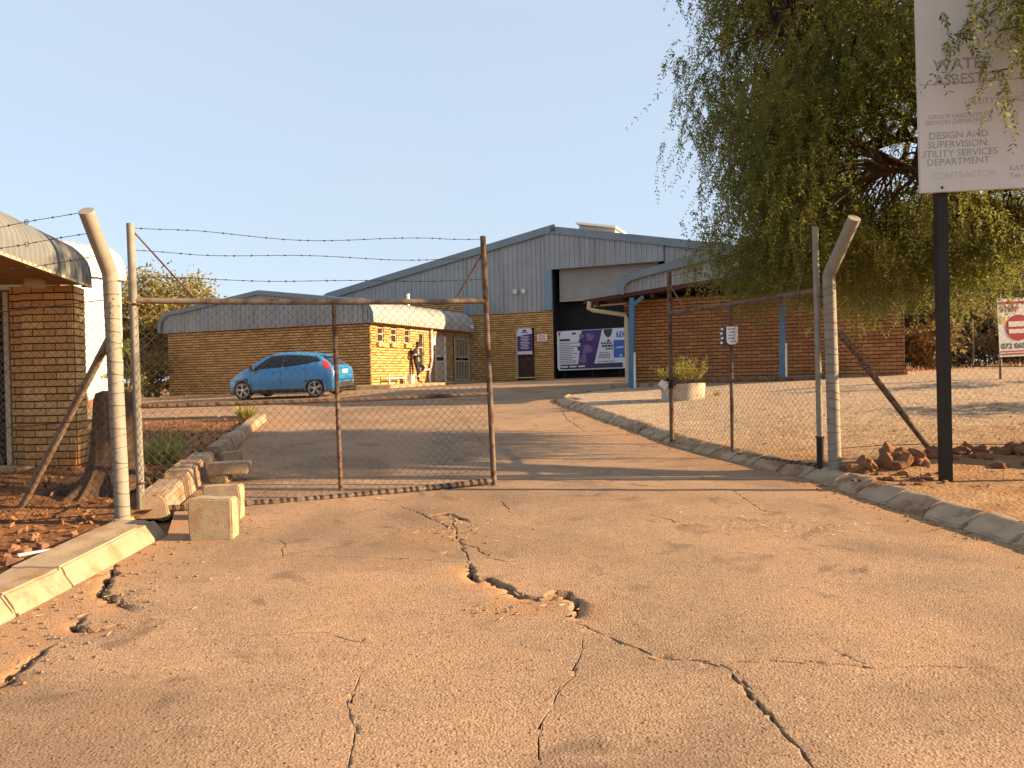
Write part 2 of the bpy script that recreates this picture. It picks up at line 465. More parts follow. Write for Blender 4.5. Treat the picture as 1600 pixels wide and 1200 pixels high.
MAT['strap'] = leaf_mat('strap leaves', (0.14, 0.17, 0.04), (0.25, 0.27, 0.08), (0.38, 0.35, 0.12), 0.35)
MAT['yellowgreen'] = leaf_mat('yellow-green sprigs', (0.18, 0.18, 0.035), (0.28, 0.26, 0.055), (0.36, 0.33, 0.09), 0.4)
MAT['straw'] = leaf_mat('dry straw', (0.36, 0.26, 0.13), (0.46, 0.34, 0.18), (0.55, 0.43, 0.25), 0.1)
MAT['litter'] = leaf_mat('dead leaves', (0.10, 0.045, 0.02), (0.17, 0.08, 0.035), (0.27, 0.14, 0.06), 0.1)
MAT['rock'] = simple('red-brown rock', (0.25, 0.115, 0.055), (0.13, 0.06, 0.03), 5, 0.95, 0, 1.0, 18)
MAT['pebble'] = simple('road pebbles', (0.26, 0.18, 0.115), (0.16, 0.105, 0.066), 40, 0.9)
MAT['rubble'] = simple('broken brick', (0.28, 0.135, 0.072), (0.17, 0.08, 0.045), 6, 0.95, 0, 0.8, 40)
# ------------------------------------------------------------------ terrain height
_cp = np.array([
 (0,0,-1.53),(0,3,-1.43),(-2.9,4.3,-1.37),(3.6,5.4,-1.31),(-2.9,6.1,-1.31),(-.22,8.28,-1.2),(3.3,8,-1.22),(2.37,11.2,-1.11),
 (-3.8,9.9,-1.10),(0,13,-.98),(1.0,18.3,-.68),(-5.3,16.4,-.86),(-7.2,24,-.62),(-6.0,23.5,-.61),(-5.3,28.6,-.42),(-15,32.6,-.72),(-14,24,-.76),
 (-2,36.8,-.36),(2,35.2,-.22),(3.2,25,-.42),(9.5,18.0,-.30),(3.2,20.8,-.50),(14,16,-.28),(6,12.5,-.78),(4.6,7.5,-1.26),(8,8,-1.15),(12,6,-1.1),
 (-8,9,-1.12),(-9,16.5,-.9),(-12,5,-1.4),(0,-6,-1.75),(10,-6,-1.5),(-10,-6,-1.7),(5.6,16,-.56),
 (0,60,.2),(30,60,.6),(-30,60,-.8),(45,20,.1),(-45,20,-1.2),(45,-15,-1),(-45,-15,-1.8),(0,-25,-2.2),(15,34,-.1)], float)
def _U(r2):
    return np.where(r2 > 1e-12, 0.5 * r2 * np.log(np.maximum(r2, 1e-12)), 0.0)
def _tps(cp):
    n = len(cp); P = np.c_[np.ones(n), cp[:, :2]]
    K = _U(((cp[:, None, :2] - cp[None, :, :2]) ** 2).sum(-1)) + np.eye(n) * 1.5
    A = np.zeros((n + 3, n + 3)); A[:n, :n] = K; A[:n, n:] = P; A[n:, :n] = P.T
    return np.linalg.solve(A, np.r_[cp[:, 2], 0, 0, 0])
_W = _tps(_cp)
def GV(x, y):
    x = np.asarray(x, float); y = np.asarray(y, float)
    sh = x.shape; x = x.ravel(); y = y.ravel()
    out = np.empty(len(x))
    for i in range(0, len(x), 20000):
        xs, ys = x[i:i + 20000], y[i:i + 20000]
        r2 = (xs[:, None] - _cp[None, :, 0]) ** 2 + (ys[:, None] - _cp[None, :, 1]) ** 2
        z = _U(r2) @ _W[:-3] + _W[-3] + _W[-2] * xs + _W[-1] * ys
        far = np.clip((np.hypot(xs, ys - 15) - 38) / 40, 0, 1)
        far = far * far * (3 - 2 * far)
        out[i:i + 20000] = z * (1 - far) + (-0.4) * far
    return out.reshape(sh)
def G(x, y):
    return float(GV(np.array([x]), np.array([y]))[0])
def on_ground(px, py, lift=0.0):
    dr = unproject(px, py, 1.0)
    d = 5.0
    for _ in range(60):
        p = dr * d
        g = G(p.x, p.y) + lift
        nd_ = g / dr.z if dr.z < -1e-4 else 60
        d = d * 0.6 + min(max(nd_, 1.5), 60) * 0.4
    p = dr * d
    return Vector((p.x, p.y, G(p.x, p.y) + lift))

# buildings' frames: r runs along the fronts (right and towards us), v runs back
RD = Vector((0.924, -0.383, 0)).normalized()
VD = Vector((0.383, 0.924, 0)).normalized()
UP = Vector((0, 0, 1))
def frame(ox, oy):
    o = Vector((ox, oy, 0))
    return lambda s, t, z: o + RD * s + VD * t + UP * z
WH = frame(-2.05, 37.1)      # warehouse; its front is t = 0
LT = frame(3.15, 21.0)       # lean-to; its front wall is t = 0

# ------------------------------------------------------------------ ground sheets
def sheet(poly, pts, zfun, name, mat, kind='structure', attr=None):
    """triangulated sheet inside poly with inner points pts"""
    vs = [Vector((p[0], p[1])) for p in poly] + [Vector((p[0], p[1])) for p in pts]
    ov, oe, of, *_ = delaunay_2d_cdt(vs, [], [list(range(len(poly)))], 1, 1e-5, False)
    V = np.array([(p.x, p.y) for p in ov])
    F = np.array([f for f in of if len(f) == 3])
    F = F[inside(poly, V[F].mean(1))]
    a, b, c = V[F[:, 0]], V[F[:, 1]], V[F[:, 2]]
    cr = (b[:, 0] - a[:, 0]) * (c[:, 1] - a[:, 1]) - (b[:, 1] - a[:, 1]) * (c[:, 0] - a[:, 0])
    F[cr < 0] = F[cr < 0][:, ::-1]
    z = zfun(V)
    me = np_mesh(name, np.c_[V, z], F, mat)
    me.shade_smooth()
    for an, fn in (attr or {}).items():
        at = me.attributes.new(an, 'FLOAT', 'POINT')
        at.data.foreach_set('value', fn(V).astype(np.float32))
    o = link(name, me)
    tag(o, kind=kind)
    return o

def inside(poly, P):
    x, y = P[:, 0], P[:, 1]
    r = np.zeros(len(P), bool)
    n = len(poly)
    for i in range(n):
        x0, y0 = poly[i][:2]; x1, y1 = poly[(i + 1) % n][:2]
        c = ((y0 > y) != (y1 > y)) & (x < (x1 - x0) * (y - y0) / (y1 - y0 + 1e-12) + x0)
        r ^= c
    return r
def densify(line, step, closed=False):
    out = []
    n = len(line)
    for i in range(n if closed else n - 1):
        a, b = np.array(line[i][:2], float), np.array(line[(i + 1) % n][:2], float)
        k = max(1, int(np.hypot(*(b - a)) / step))
        for j in range(k): out.append(tuple(a + (b - a) * j / k))
    if not closed: out.append(tuple(line[-1][:2]))
    return out
def dist_line(P, line):
    d = np.full(len(P), 1e9)
    for i in range(len(line) - 1):
        a, b = np.array(line[i][:2], float), np.array(line[i + 1][:2], float)
        ab = b - a
        t = np.clip(((P - a) @ ab) / (ab @ ab + 1e-12), 0, 1)
        q = a + t[:, None] * ab
        d = np.minimum(d, np.hypot(*(P - q).T))
    return d
def vnoise(P, s, seed=0.0):
    return np.array([noise.noise(Vector((p[0] * s + seed, p[1] * s - seed, seed))) for p in P])

# far ground
gx = np.r_[np.linspace(-900, -70, 12), np.linspace(-60, 60, 70), np.linspace(70, 900, 12)]
gy = np.r_[np.linspace(-200, -40, 5), np.linspace(-30, 75, 60), np.linspace(85, 1200, 14)]
XX, YY = np.meshgrid(gx, gy)
ZZ = GV(XX, YY) - 0.10
V = np.c_[XX.ravel(), YY.ravel(), ZZ.ravel()]
nx = len(gx)
I = np.arange(len(gy) - 1)[:, None] * nx + np.arange(nx - 1)[None, :]
I = I.ravel()
me = np_mesh('ground', V, np.c_[I, I + 1, I + nx + 1, I + nx], MAT['ground']); me.shade_smooth()
tag(link('ground', me), kind='structure')

# road and yard
LEFT_EDGE = [(-2.95, -5), (-2.95, 4.3), (-2.93, 6.35), (-3.25, 7.2), (-3.8, 9.9), (-4.6, 13.2), (-5.3, 16.4)]
RIGHT_EDGE = [(2.62, 20.75), (1.75, 20.0), (1.2, 19.3), (1.0, 18.4), (1.15, 17.2), (1.62, 14.5), (2.37, 11.2), (3.28, 8.1), (3.42, 6.8), (3.62, 5.4), (3.95, 3.0), (4.3, -5)]
ap = [WH(1.0, -8.9, 0), WH(1.0, -0.05, 0), WH(11.0, -0.05, 0)]
road_poly = LEFT_EDGE + [(-9, 16.9), (-26, 18.2), (-26, 29.5), (-16, 31.2), (-5.9, 27.9)] + [(p.x, p.y) for p in ap] + [(4.4, 26.5), (2.9, 21.4)] + RIGHT_EDGE
road_b = densify(road_poly, 0.35, True)

CRACKS = [  # pixel polyline on the road, half width (m), depth (m), ramp length towards the camera or 0
 ([(705,803),(714,835),(722,852),(735,880),(735,884)], .012, .035, 0),
 ([(735,884),(738,898),(748,906),(765,903),(778,911),(792,915),(803,927),(818,931),(840,935),(858,930),(872,921),(886,924),(898,938),(897,953),(893,968)], .021, .08, .16),
 ([(893,968),(915,980),(950,993),(985,1008),(1018,1027),(1060,1030),(1110,1035),(1140,1045),(1165,1075),(1195,1110),(1205,1125),(1230,1150),(1255,1180),(1275,1200),(1300,1235)], .0135, .05, 0),
 ([(1110,1034),(1200,1032),(1300,1038),(1370,1043),(1450,1040),(1500,1042),(1545,1045)], .009, .025, 0),
 ([(912,983),(908,1020),(893,1055),(868,1085),(865,1105),(845,1130),(840,1165),(842,1200),(850,1240)], .0040, .02, 0),
 ([(345,990),(420,993),(510,988),(545,1000),(580,1005),(640,990),(720,985),(780,978)], .0065, .02, 0),
 ([(580,1035),(565,1050),(545,1100),(552,1130),(555,1150),(545,1190),(540,1230)], .0034, .016, 0),
 ([(700,862),(725,850),(745,855),(760,870),(790,878),(815,876)], .010, .022, 0),
 ([(1300,1012),(1330,1030),(1362,1042)], .007, .018, 0),
 ([(672,806),(700,803),(727,812)], .018, .03, 0.12),
 ([(620,790),(650,800),(690,818),(720,835)], .012, .03, 0),
 ([(182,882),(170,905),(163,930),(188,943)], .022, .05, .14),
 ([(128,965),(118,975),(135,984),(168,980)], .016, .035, .10),
 ([(68,1015),(40,1040),(8,1062),(-20,1075)], .018, .04, .12),
 ([(1145,768),(1170,784),(1196,799)], .008, .02, 0),
 ([(1008,802),(1035,808),(1065,820)], .008, .018, 0),
 ([(782,782),(798,800)], .008, .018, 0),
 ([(690,620),(760,700),(800,735)], .01, .015, 0),
 ([(875,638),(885,655),(915,675)], .012, .02, 0),
 ([(440,870),(445,850),(432,842)], .006, .012, 0),
 ([(450,869),(600,872),(720,878)], .006, .014, 0),
 ([(800,875),(900,868),(1000,874)], .003, .008, 0),
]
crack_pts, crack_dz, crack_sand, crack_lines = [], [], [], []
for pl, hw, dep, rampl in CRACKS:
    pl = [on_ground(*p) for p in pl]
    step = 0.035 if hw > 0.005 else 0.05
    line = densify([(p.x, p.y) for p in pl], step)
    line = [np.array(p) for p in line]
    m = len(line)
    jl = []
    for i, p in enumerate(line):
        tdir = line[min(i + 1, m - 1)] - line[max(i - 1, 0)]
        tdir = tdir / (np.hypot(*tdir) + 1e-9)
        nrm = np.array([-tdir[1], tdir[0]])
        if nrm[1] < 0: nrm = -nrm                       # points away from the camera
        c = p + nrm * rng.normal(0, min(.012, hw * 0.6 + 0.003))
        taper = min(1.0, 0.25 + 4.0 * min(i, m - 1 - i) / m)
        wv = .62 * hw * taper * rng.uniform(0.45, 1.6)
        dv = dep * taper * rng.uniform(0.7, 1.2)
        jl.append((c, nrm, wv, dv, taper))
    crack_lines.append((np.array([j[0] for j in jl]), hw, rampl))
    for c, nrm, wv, dv, tp in jl:
        if rampl:
            prof = [(wv + .03, 0, .2), (wv + .003, 0.001, .3), (wv * .75, -dv, .6), (-wv * 1.5, -dv * .9, .3), (-wv * 2.2 - .014, -.009, 1), (-rampl * .65, -.006, 1), (-rampl * rng.uniform(.85, 1.2), 0, .5)]
        else:
            prof = [(wv + .022, 0, .1), (wv + .003, 0, .1), (wv, 0.0, .1), (wv * .55, -dv, .5), (-wv * .5, -dv, .5), (-wv, 0.0, .1), (-wv - .003, 0, .1), (-wv - .022, 0, .1)]
        for off, dz, sd in prof:
            crack_pts.append(c + nrm * off); crack_dz.append(dz); crack_sand.append(sd)
crack_pts = np.array(crack_pts); crack_dz = np.array(crack_dz); crack_sand = np.array(crack_sand)
ok = inside(road_poly, crack_pts)
crack_pts, crack_dz, crack_sand = crack_pts[ok], crack_dz[ok], crack_sand[ok]

def jgrid(x0, x1, y0, y1, st):
    a, b = np.meshgrid(np.arange(x0, x1, st), np.arange(y0, y1, st))
    P = np.c_[a.ravel(), b.ravel()]
    return P + rng.uniform(-.3, .3, P.shape) * st
R_pts = np.r_[jgrid(-4.2, 4.4, 1.8, 9.5, .11), jgrid(-5, 4.4, 9.5, 20, .3), jgrid(-26, 6, 16, 37, .7), jgrid(-3, 4.4, -5, 1.8, .5)]
R_pts = R_pts[inside(road_poly, R_pts)]
keep = dist_line(R_pts, densify(road_poly + road_poly[:1], 2.0)) > 0.05
for ln, hw, rl in crack_lines:
    keep &= dist_line(R_pts, [tuple(p) for p in ln]) > max(0.05, rl * 1.2)
R_pts = R_pts[keep]
_edge = [tuple(p) for p in LEFT_EDGE]
_edge2 = [tuple(p) for p in RIGHT_EDGE]
_key = {}
for p, dz, sd in zip(crack_pts, crack_dz, crack_sand):
    _key[(round(p[0], 3), round(p[1], 3))] = (dz, sd)
def road_z(V):
    z = GV(V[:, 0], V[:, 1])
    z += 0.006 * vnoise(V, 1.7) + 0.003 * vnoise(V, 6.0, 3.0)
    for i, p in enumerate(V):
        k = _key.get((round(p[0], 3), round(p[1], 3)))
        if k: z[i] += k[0]
    return z
def road_sand(V):
    n = vnoise(V, 0.9, 5.0) * .5 + vnoise(V, 3.1, 9.0) * .35
    d = np.minimum(dist_line(V, _edge), dist_line(V, _edge2))
    a = np.clip(1.0 - d / (0.55 + 0.4 * n), 0, 1) * .95
    a = np.maximum(a, np.clip((n - .28) * 1.8, 0, .6))
    for i, p in enumerate(V):
        k = _key.get((round(p[0], 3), round(p[1], 3)))
        if k: a[i] = max(a[i], k[1])
    c_ = on_ground(800, 950)
    d2 = np.hypot((V[:, 0] - c_.x) / .38, (V[:, 1] - c_.y + .02) / .17)
    a = np.maximum(a, np.clip(1.25 - d2 + .5 * n, 0, .9))
    c_ = on_ground(690, 835)
    d2 = np.hypot((V[:, 0] - c_.x) / .40, (V[:, 1] - c_.y) / .40)
    a = np.maximum(a, np.clip(1.1 - d2 + .8 * n, 0, .8))
    return np.clip(a, 0, 1)
def road_crack_dark(V):
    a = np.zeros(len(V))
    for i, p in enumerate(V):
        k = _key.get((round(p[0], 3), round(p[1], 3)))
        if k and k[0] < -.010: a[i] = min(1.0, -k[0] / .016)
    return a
sheet(road_b, [tuple(p) for p in np.r_[R_pts, crack_pts]], road_z, 'road', MAT['asphalt'], 'structure', {'sand': road_sand, 'crack_dark': road_crack_dark})

# right-hand verge and yard, raised behind the kerb
K2 = [(p[0] + .26, p[1]) for p in RIGHT_EDGE[::-1]]
K2[-1] = (2.9, 20.55); K2[-2] = (2.0, 19.75); K2[-3] = (1.5, 19.1); K2[-4] = (1.29, 18.4)
verge_poly = K2 + [(3.1, 20.95), (9.6, 18.3), (11.5, 22), (30, 26), (30, -5)]
v_pts = np.r_[jgrid(3, 9, 4.5, 12, .12), jgrid(1, 16, 3, 22, .3), jgrid(9, 30, -4, 26, .8)]
v_pts = v_pts[inside(verge_poly, v_pts)]
_k2l = [tuple(p) for p in K2]
v_pts = v_pts[dist_line(v_pts, _k2l) > 0.06]
def verge_z(V):
    z = GV(V[:, 0], V[:, 1]) + 0.095
    d = dist_line(V, _k2l)
    amp = np.clip(d / .5, 0, 1)
    z += amp * (0.03 * vnoise(V, .8, 2.) + 0.018 * vnoise(V, 3.2, 4.) + .008 * vnoise(V, 11., 6.))
    mound = np.exp(-((V[:, 1] - 8.35 - .06 * (V[:, 0] - 4)) / .35) ** 2) * np.clip((V[:, 0] - 3.7) / .5, 0, 1)
    return z + mound * (.09 + .04 * vnoise(V, 4., 8.)) + .004
sheet(densify(verge_poly, .35, True), [tuple(p) for p in v_pts], verge_z, 'dirt_verge', MAT['verge'])

# planting bed on the left
L2 = [(-3.05, 2.0), (-3.35, 6.45), (-3.42, 7.2), (-4.0, 9.9), (-4.8, 13.2), (-5.5, 16.2)]
bed_poly = L2 + [(-9, 16.7), (-14, 17.2), (-14, 2.0)]
b_pts = jgrid(-9, -3, 3, 12, .14)
b_pts = np.r_[b_pts, jgrid(-14, -3, 3, 17, .4)]
b_pts = b_pts[inside(bed_poly, b_pts)]
b_pts = b_pts[dist_line(b_pts, L2) > .05]
def bed_z(V):
    d = dist_line(V, L2)
    return GV(V[:, 0], V[:, 1]) + 0.05 + np.clip(d / .6, 0, 1) * (.05 * vnoise(V, 1.1, 1.) + .02 * vnoise(V, 4., 3.) + .01 * vnoise(V, 12., 7.))
sheet(densify(bed_poly, .35, True), [tuple(p) for p in b_pts], bed_z, 'garden_bed', MAT['bed'])
def BZ(x, y): return float(bed_z(np.array([[x, y]]))[0])
def VZ(x, y): return float(verge_z(np.array([[x, y]]))[0])

# pavement in front of the annex
m = MB()
apron = [WH(-.15, -9.6, 0), WH(1.0, -9.0, 0), WH(1.0, -.06, 0), WH(-.15, -.06, 0)]
b0 = [Vector((p.x, p.y, G(p.x, p.y) - .1)) for p in apron]
zt = [-.27, -.27, -.24, -.24]
m.hexa(b0, [Vector((p.x, p.y, z)) for p, z in zip(apron, zt)])
tag(m.part('pavement', MAT['concrete'], bevel=.02), kind='structure')

# ------------------------------------------------------------------ kerbs
def kerb_stone(parent, a, b, mat, w_bot=.0, w_top=.16, h=.13, back=.30, gap=.012, name='kerb_stone', za=None, jit=.0, label=None):
    """one stone from a to b (road side foot line); back lies to the right of a->b when positive"""
    a = Vector((a[0], a[1], 0)); b = Vector((b[0], b[1], 0))
    d = (b - a); L = d.length; d.normalize()
    n = Vector((d.y, -d.x, 0)) * (1 if back > 0 else -1)
    bk = abs(back)
    a = a + d * gap / 2; b = b - d * gap / 2
    jz = random.uniform(-jit, jit); jo = random.uniform(-jit, jit)
    def P(q, off, z): 
        q2 = q + n * (off + jo)
        return Vector((q2.x, q2.y, G(q.x, q.y) + z))
    m = MB()
    A = [P(a, 0, -.06), P(a, w_bot, .015 + jz), P(a, w_top, h + jz), P(a, bk, h + .004 + jz), P(a, bk, -.06)]
    B = [P(b, 0, -.06), P(b, w_bot, .015 + jz * .5), P(b, w_top, h + jz * .5), P(b, bk, h + .004 + jz * .5), P(b, bk, -.06)]
    if back > 0: m.hexa(A, B)
    else: m.hexa(A[::-1], B[::-1])
    me = m.mesh(name, mat)
    bm = bmesh.new(); bm.from_mesh(me)
    bmesh.ops.bevel(bm, geom=[e for e in bm.edges if e.calc_face_angle(0) > .6], offset=.014, segments=2, affect='EDGES', clamp_overlap=True)
    near = a.y < 14
    bmesh.ops.subdivide_edges(bm, edges=[e for e in bm.edges if e.calc_length() > (.07 if near else .2)], cuts=4 if near else 2, use_grid_fill=True)
    for v in bm.verts:
        c = noise.noise(v.co * 5.0); e_ = noise.noise(v.co * 13.0 + Vector((7, 1, 3)))
        v.co.z += .010 * c + .006 * e_ - (.022 if e_ > .38 else 0)
        v.co += n * (.008 * e_)
    bm.to_mesh(me); bm.free(); me.shade_smooth(); me.set_sharp_from_angle(angle=math.radians(40))
    return link(name, me, parent, label=label)

def walk(line, step):
    pts = densify(line, 0.02)
    out = [pts[0]]; acc = 0
    for p, q in zip(pts, pts[1:]):
        acc += math.hypot(q[0] - p[0], q[1] - p[1])
        if acc >= step: out.append(q); acc = 0
    return out
kerb = thing('kerb', None, None, (0, 0, 0), kind='structure')
kline = [(2.85, 20.85)] + RIGHT_EDGE
kl = walk(kline, .47)
for p, q in zip(kl, kl[1:]):
    kerb_stone(kerb, p, q, MAT['kerbgrey'], .02, .22, .12, -.30, jit=.006)
kl = walk([(2.62, 21.0), (3.9, 20.35), (5.6, 19.65), (8.4, 18.5)], .9)
for p, q in zip(kl, kl[1:]):
    kerb_stone(kerb, p, q, MAT['kerbgrey'], .01, .03, .20, -.14, jit=.006)
# car park kerb behind the car
kl = walk([(-18, 28.3), (-12.6, 27.9), (-6.2, 26.9)], 1.0)
for p, q in zip(kl, kl[1:]):
    kerb_stone(kerb, p, q, MAT['concrete'], .01, .03, .13, -.16, jit=.004)
kl = walk([(-6.1, 27.6), (-4.3, 27.0)], 1.0)
# front left slabs, wide and pale
kerb_l = thing('kerb', None, None, (0, 0, 0), kind='structure')
for p, q in (((-2.95, 6.38), (-2.93, 5.0)), ((-2.93, 5.0), (-2.95, 4.45)), ((-2.95, 4.45), (-2.95, 3.6)), ((-2.95, 3.6), (-2.95, 2.6))):
    kerb_stone(kerb_l, p, q, MAT['concrete'], .012, .10, .135, .44, jit=.008)
# bed edge beyond the gate: low stones, some heaved out of line
edge = [(-3.25, 7.15), (-3.42, 8.0), (-3.62, 8.9), (-3.84, 9.75)]
kerb_b = thing('kerb', None, None, (0, 0, 0), kind='structure')
for i, (p, q) in enumerate(zip(edge, edge[1:])):
    kerb_stone(kerb_b, p, q, MAT['kerbgrey'], .02, .05, [.20, .24, .20][i], -.30, jit=.02, gap=.05)
e2 = walk([(-4.05, 10.6), (-4.6, 13.2), (-5.3, 16.35)], .95)
for p, q in zip(e2, e2[1:]):
    kerb_stone(kerb_b, p, q, MAT['concrete'], .02, .05, .14, -.24, jit=.012)
e3 = walk([(-5.4, 16.5), (-9, 17.0), (-13, 17.35)], 1.0)
for p, q in zip(e3, e3[1:]):
    kerb_stone(kerb_b, p, q, MAT['concrete'], .02, .04, .09, -.15, jit=.006)
# ------------------------------------------------------------------ walling helpers
def core(m, o, d, n, s0, s1, z0, z1, holes, thick):
    ss = sorted({s0, s1, *[h[0] for h in holes], *[h[1] for h in holes]})
    zs = sorted({z0, z1, *[h[2] for h in holes], *[h[3] for h in holes]})
    ss = [x for x in ss if s0 <= x <= s1]; zs = [x for x in zs if z0 <= x <= z1]
    for sa, sb in zip(ss, ss[1:]):
        run = None
        for za, zb in zip(zs, zs[1:]):
            cs, cz = (sa + sb) / 2, (za + zb) / 2
            if any(h[0] < cs < h[1] and h[2] < cz < h[3] for h in holes): continue
            c = o + d * cs + UP * cz - n * (thick / 2)
            m.box(c, (sb - sa, thick, zb - za), d, None, UP)
def brick_cells(s0, s1, z0, z1, holes, bl, ch, joint, phase=0.0):
    out = []
    k = 0
    z = z0
    while z < z1 - 0.02:
        za, zb = z + joint / 2, min(z + ch, z1) - joint / 2
        zm = (za + zb) / 2
        cuts = sorted([(h[0], h[1]) for h in holes if h[2] < zm < h[3]])
        spans = []; cur = s0
        for a, b in cuts:
            if a > cur: spans.append((cur, min(a, s1)))
            cur = max(cur, b)
        if cur < s1: spans.append((cur, s1))
        off = s0 + phase - (bl / 2 if k % 2 else 0)
        for a, b in spans:
            i = math.floor((a - off) / bl)
            while off + i * bl < b:
                x0, x1 = max(a, off + i * bl), min(b, off + (i + 1) * bl)
                if x1 - x0 > 0.03: out.append((x0 + joint * .2, x1 - joint * .2, za, zb))
                i += 1
        z += ch; k += 1
    return out
def brick_shape(m, o, d, n, c, proud):
    a, b, za, zb = c
    e = 0.003
    back = [o + d * s + UP * z for s, z in ((a, za), (b, za), (b, zb), (a, zb))]
    fr = [o + d * s + UP * z + n * proud for s, z in ((a + e, za + e), (b - e, za + e), (b - e, zb - e), (a + e, zb - e))]
    m.add(back + fr, [(4, 5, 6, 7), (0, 1, 5, 4), (1, 2, 6, 5), (2, 3, 7, 6), (3, 0, 4, 7)])
def brickwork(parent, o, d, n, s0, s1, z0, z1, holes, mat, bl=.232, ch=.0857, joint=.02, thick=.22, phase=0.0):
    m = MB(); core(m, o, d, n, s0, s1, z0, z1, holes, thick)
    m.part('wall', MAT['mortar'], parent)
    m = MB()
    for c in brick_cells(s0, s1, z0, z1, holes, bl, ch, joint, phase):
        brick_shape(m, o, d, n, c, .015 + random.uniform(-.004, .005))
    m.part('brickwork', mat, parent, kind='stuff')
_bm = {}
def bricks_single(parent, o, d, n, s0, s1, z0, z1, mat, bl, ch, joint, phase=0.0, holes=()):
    """every brick an object of its own; alike bricks share a mesh"""
    for a, b, za, zb in brick_cells(s0, s1, z0, z1, holes, bl, ch, joint, phase):
        a, b = a + joint * .22, b - joint * .22
        key = (round(b - a, 3), round(zb - za, 3), mat.name, round(d.x, 2))
        if key not in _bm:
            m = MB(); L, H = (b - a) / 2, (zb - za) / 2
            e = .004
            back = [d * s + UP * z - n * .02 for s, z in ((-L, -H), (L, -H), (L, H), (-L, H))]
            mid = [d * s + UP * z + n * .010 for s, z in ((-L, -H), (L, -H), (L, H), (-L, H))]
            fr = [d * s + UP * z + n * .014 for s, z in ((-L + e, -H + e), (L - e, -H + e), (L - e, H - e), (-L + e, H - e))]
            m.hexa(back, mid) if n.cross(d).z < 0 else m.hexa(back, mid)
            m.add(mid + fr, [(4, 5, 6, 7), (0, 1, 5, 4), (1, 2, 6, 5), (2, 3, 7, 6), (3, 0, 4, 7)])
            _bm[key] = m.mesh('brick', mat)
        ob = bpy.data.objects.new('brick', _bm[key]); COL.objects.link(ob)
        ob.parent = parent
        c = o + d * ((a + b) / 2) + UP * ((za + zb) / 2) + n * random.uniform(-.002, .002)
        ob.location = c - parent.location
RIB = [(0.0, 0), (.52, 0), (.62, 1), (.88, 1), (.98, 0)]
def cladding(m, o, d, n, s0, s1, zb, zt, pitch=.24, depth=.036):
    """vertical ribbed sheet from zb(s) to zt(s)"""
    pts = [(s0, 0)]
    i = math.floor(s0 / pitch)
    while i * pitch < s1:
        for f, h in RIB:
            s = (i + f) * pitch
            if s0 < s < s1: pts.append((s, h * depth))
        i += 1
    pts.append((s1, 0))
    m.grid([[o + d * s + UP * zb(s) + n * h for s, h in pts], [o + d * s + UP * zt(s) + n * h for s, h in pts]])
def curved_sheet(m, prof, o, along, L, pitch=.2, depth=.03):
    """prof: points (Vector offsets) of the roof section; corrugated along the run"""
    nr = []
    for i in range(len(prof)):
        t = (prof[min(i + 1, len(prof) - 1)] - prof[max(i - 1, 0)]).normalized()
        q = along.cross(t)
        nr.append(q.normalized())
    us = []
    i = 0
    while i * pitch < L:
        for f, h in RIB:
            u = (i + f) * pitch
            if u < L: us.append((u, h * depth))
        i += 1
    us.append((L, 0))
    m.grid([[o + p + nq * h + along * u for u, h in us] for p, nq in zip(prof, nr)])
def arc(c, r, a0, a1, k):
    return [(c[0] + r * math.cos(math.radians(a0 + (a1 - a0) * i / k)), c[1] + r * math.sin(math.radians(a0 + (a1 - a0) * i / k))) for i in range(k + 1)]
def strip_board(m, outline, o, d, n, width, thick, inner=-1):
    """a trim board following outline [(s,z)] on plane (o,d,UP), of given width below it"""
    top = outline
    low = []
    for i, (s, z) in enumerate(outline):
        a = outline[max(i - 1, 0)]; b = outline[min(i + 1, len(outline) - 1)]
        tx, tz = b[0] - a[0], b[1] - a[1]
        L = math.hypot(tx, tz) or 1
        nx_, nz_ = tz / L, -tx / L
        low.append((s + nx_ * width * (-inner), z + nz_ * width * (-inner)))
    F = lambda q, k: o + d * q[0] + UP * q[1] + n * k
    rows = [[F(q, 0) for q in top], [F(q, thick) for q in top], [F(q, thick) for q in low], [F(q, 0) for q in low]]
    m.grid(rows)
    for i in (0, len(top) - 1):
        m.add([F(top[i], 0), F(top[i], thick), F(low[i], thick), F(low[i], 0)], [(0, 1, 2, 3)])

NF = -VD
# ------------------------------------------------------------------ warehouse
wh = thing('warehouse', 'large blue-grey ribbed steel warehouse on a buff brick base with half-raised roller shutter', 'warehouse', WH(4.4, 0, -.3))
O = WH(0, 0, 0)
RZ = lambda s: 6.92 - .19 * abs(s - 4.37)
brickwork(wh, O, RD, NF, -.04, 4.37, -.55, 3.0, [(2.48, 3.4, -.6, 2.25)], MAT['brick'], bl=.27, ch=.102, joint=.03)
brickwork(wh, O, RD, NF, -8.4, -.06, -.8, 3.75, [], MAT['brick'], bl=.27, ch=.102, joint=.03)
brickwork(wh, O, RD, NF, 9.6, 17.0, -.4, 3.0, [], MAT['brick'])
for (a, b, zb, off) in ((-8.4, -.04, 3.76, .03), (-.03, 4.02, 3.01, .03), (4.0, 9.62, 4.93, .10), (9.64, 17.0, 3.01, .03)):
    m = MB()
    cladding(m, O + NF * off, RD, NF, a, b, lambda s: zb, lambda s: RZ(s) - .06)
    m.box(O + RD * ((a + b) / 2) + UP * (zb - .02) + NF * (off - .06), (b - a, .16, .035), RD)
    m.part('cladding', MAT['steel_blue'], wh)
m = MB(); m.box(O + RD * 4.195 + UP * 3.95 + NF * .06, (.36, .14, 1.9), RD)
m.part('door_jamb', MAT['barge'], wh)
m = MB(); m.box(O + RD * -.14 + UP * 3.35 + NF * .06, (.22, .1, .72), RD)
m.part('corner_flashing', MAT['barge'], wh)
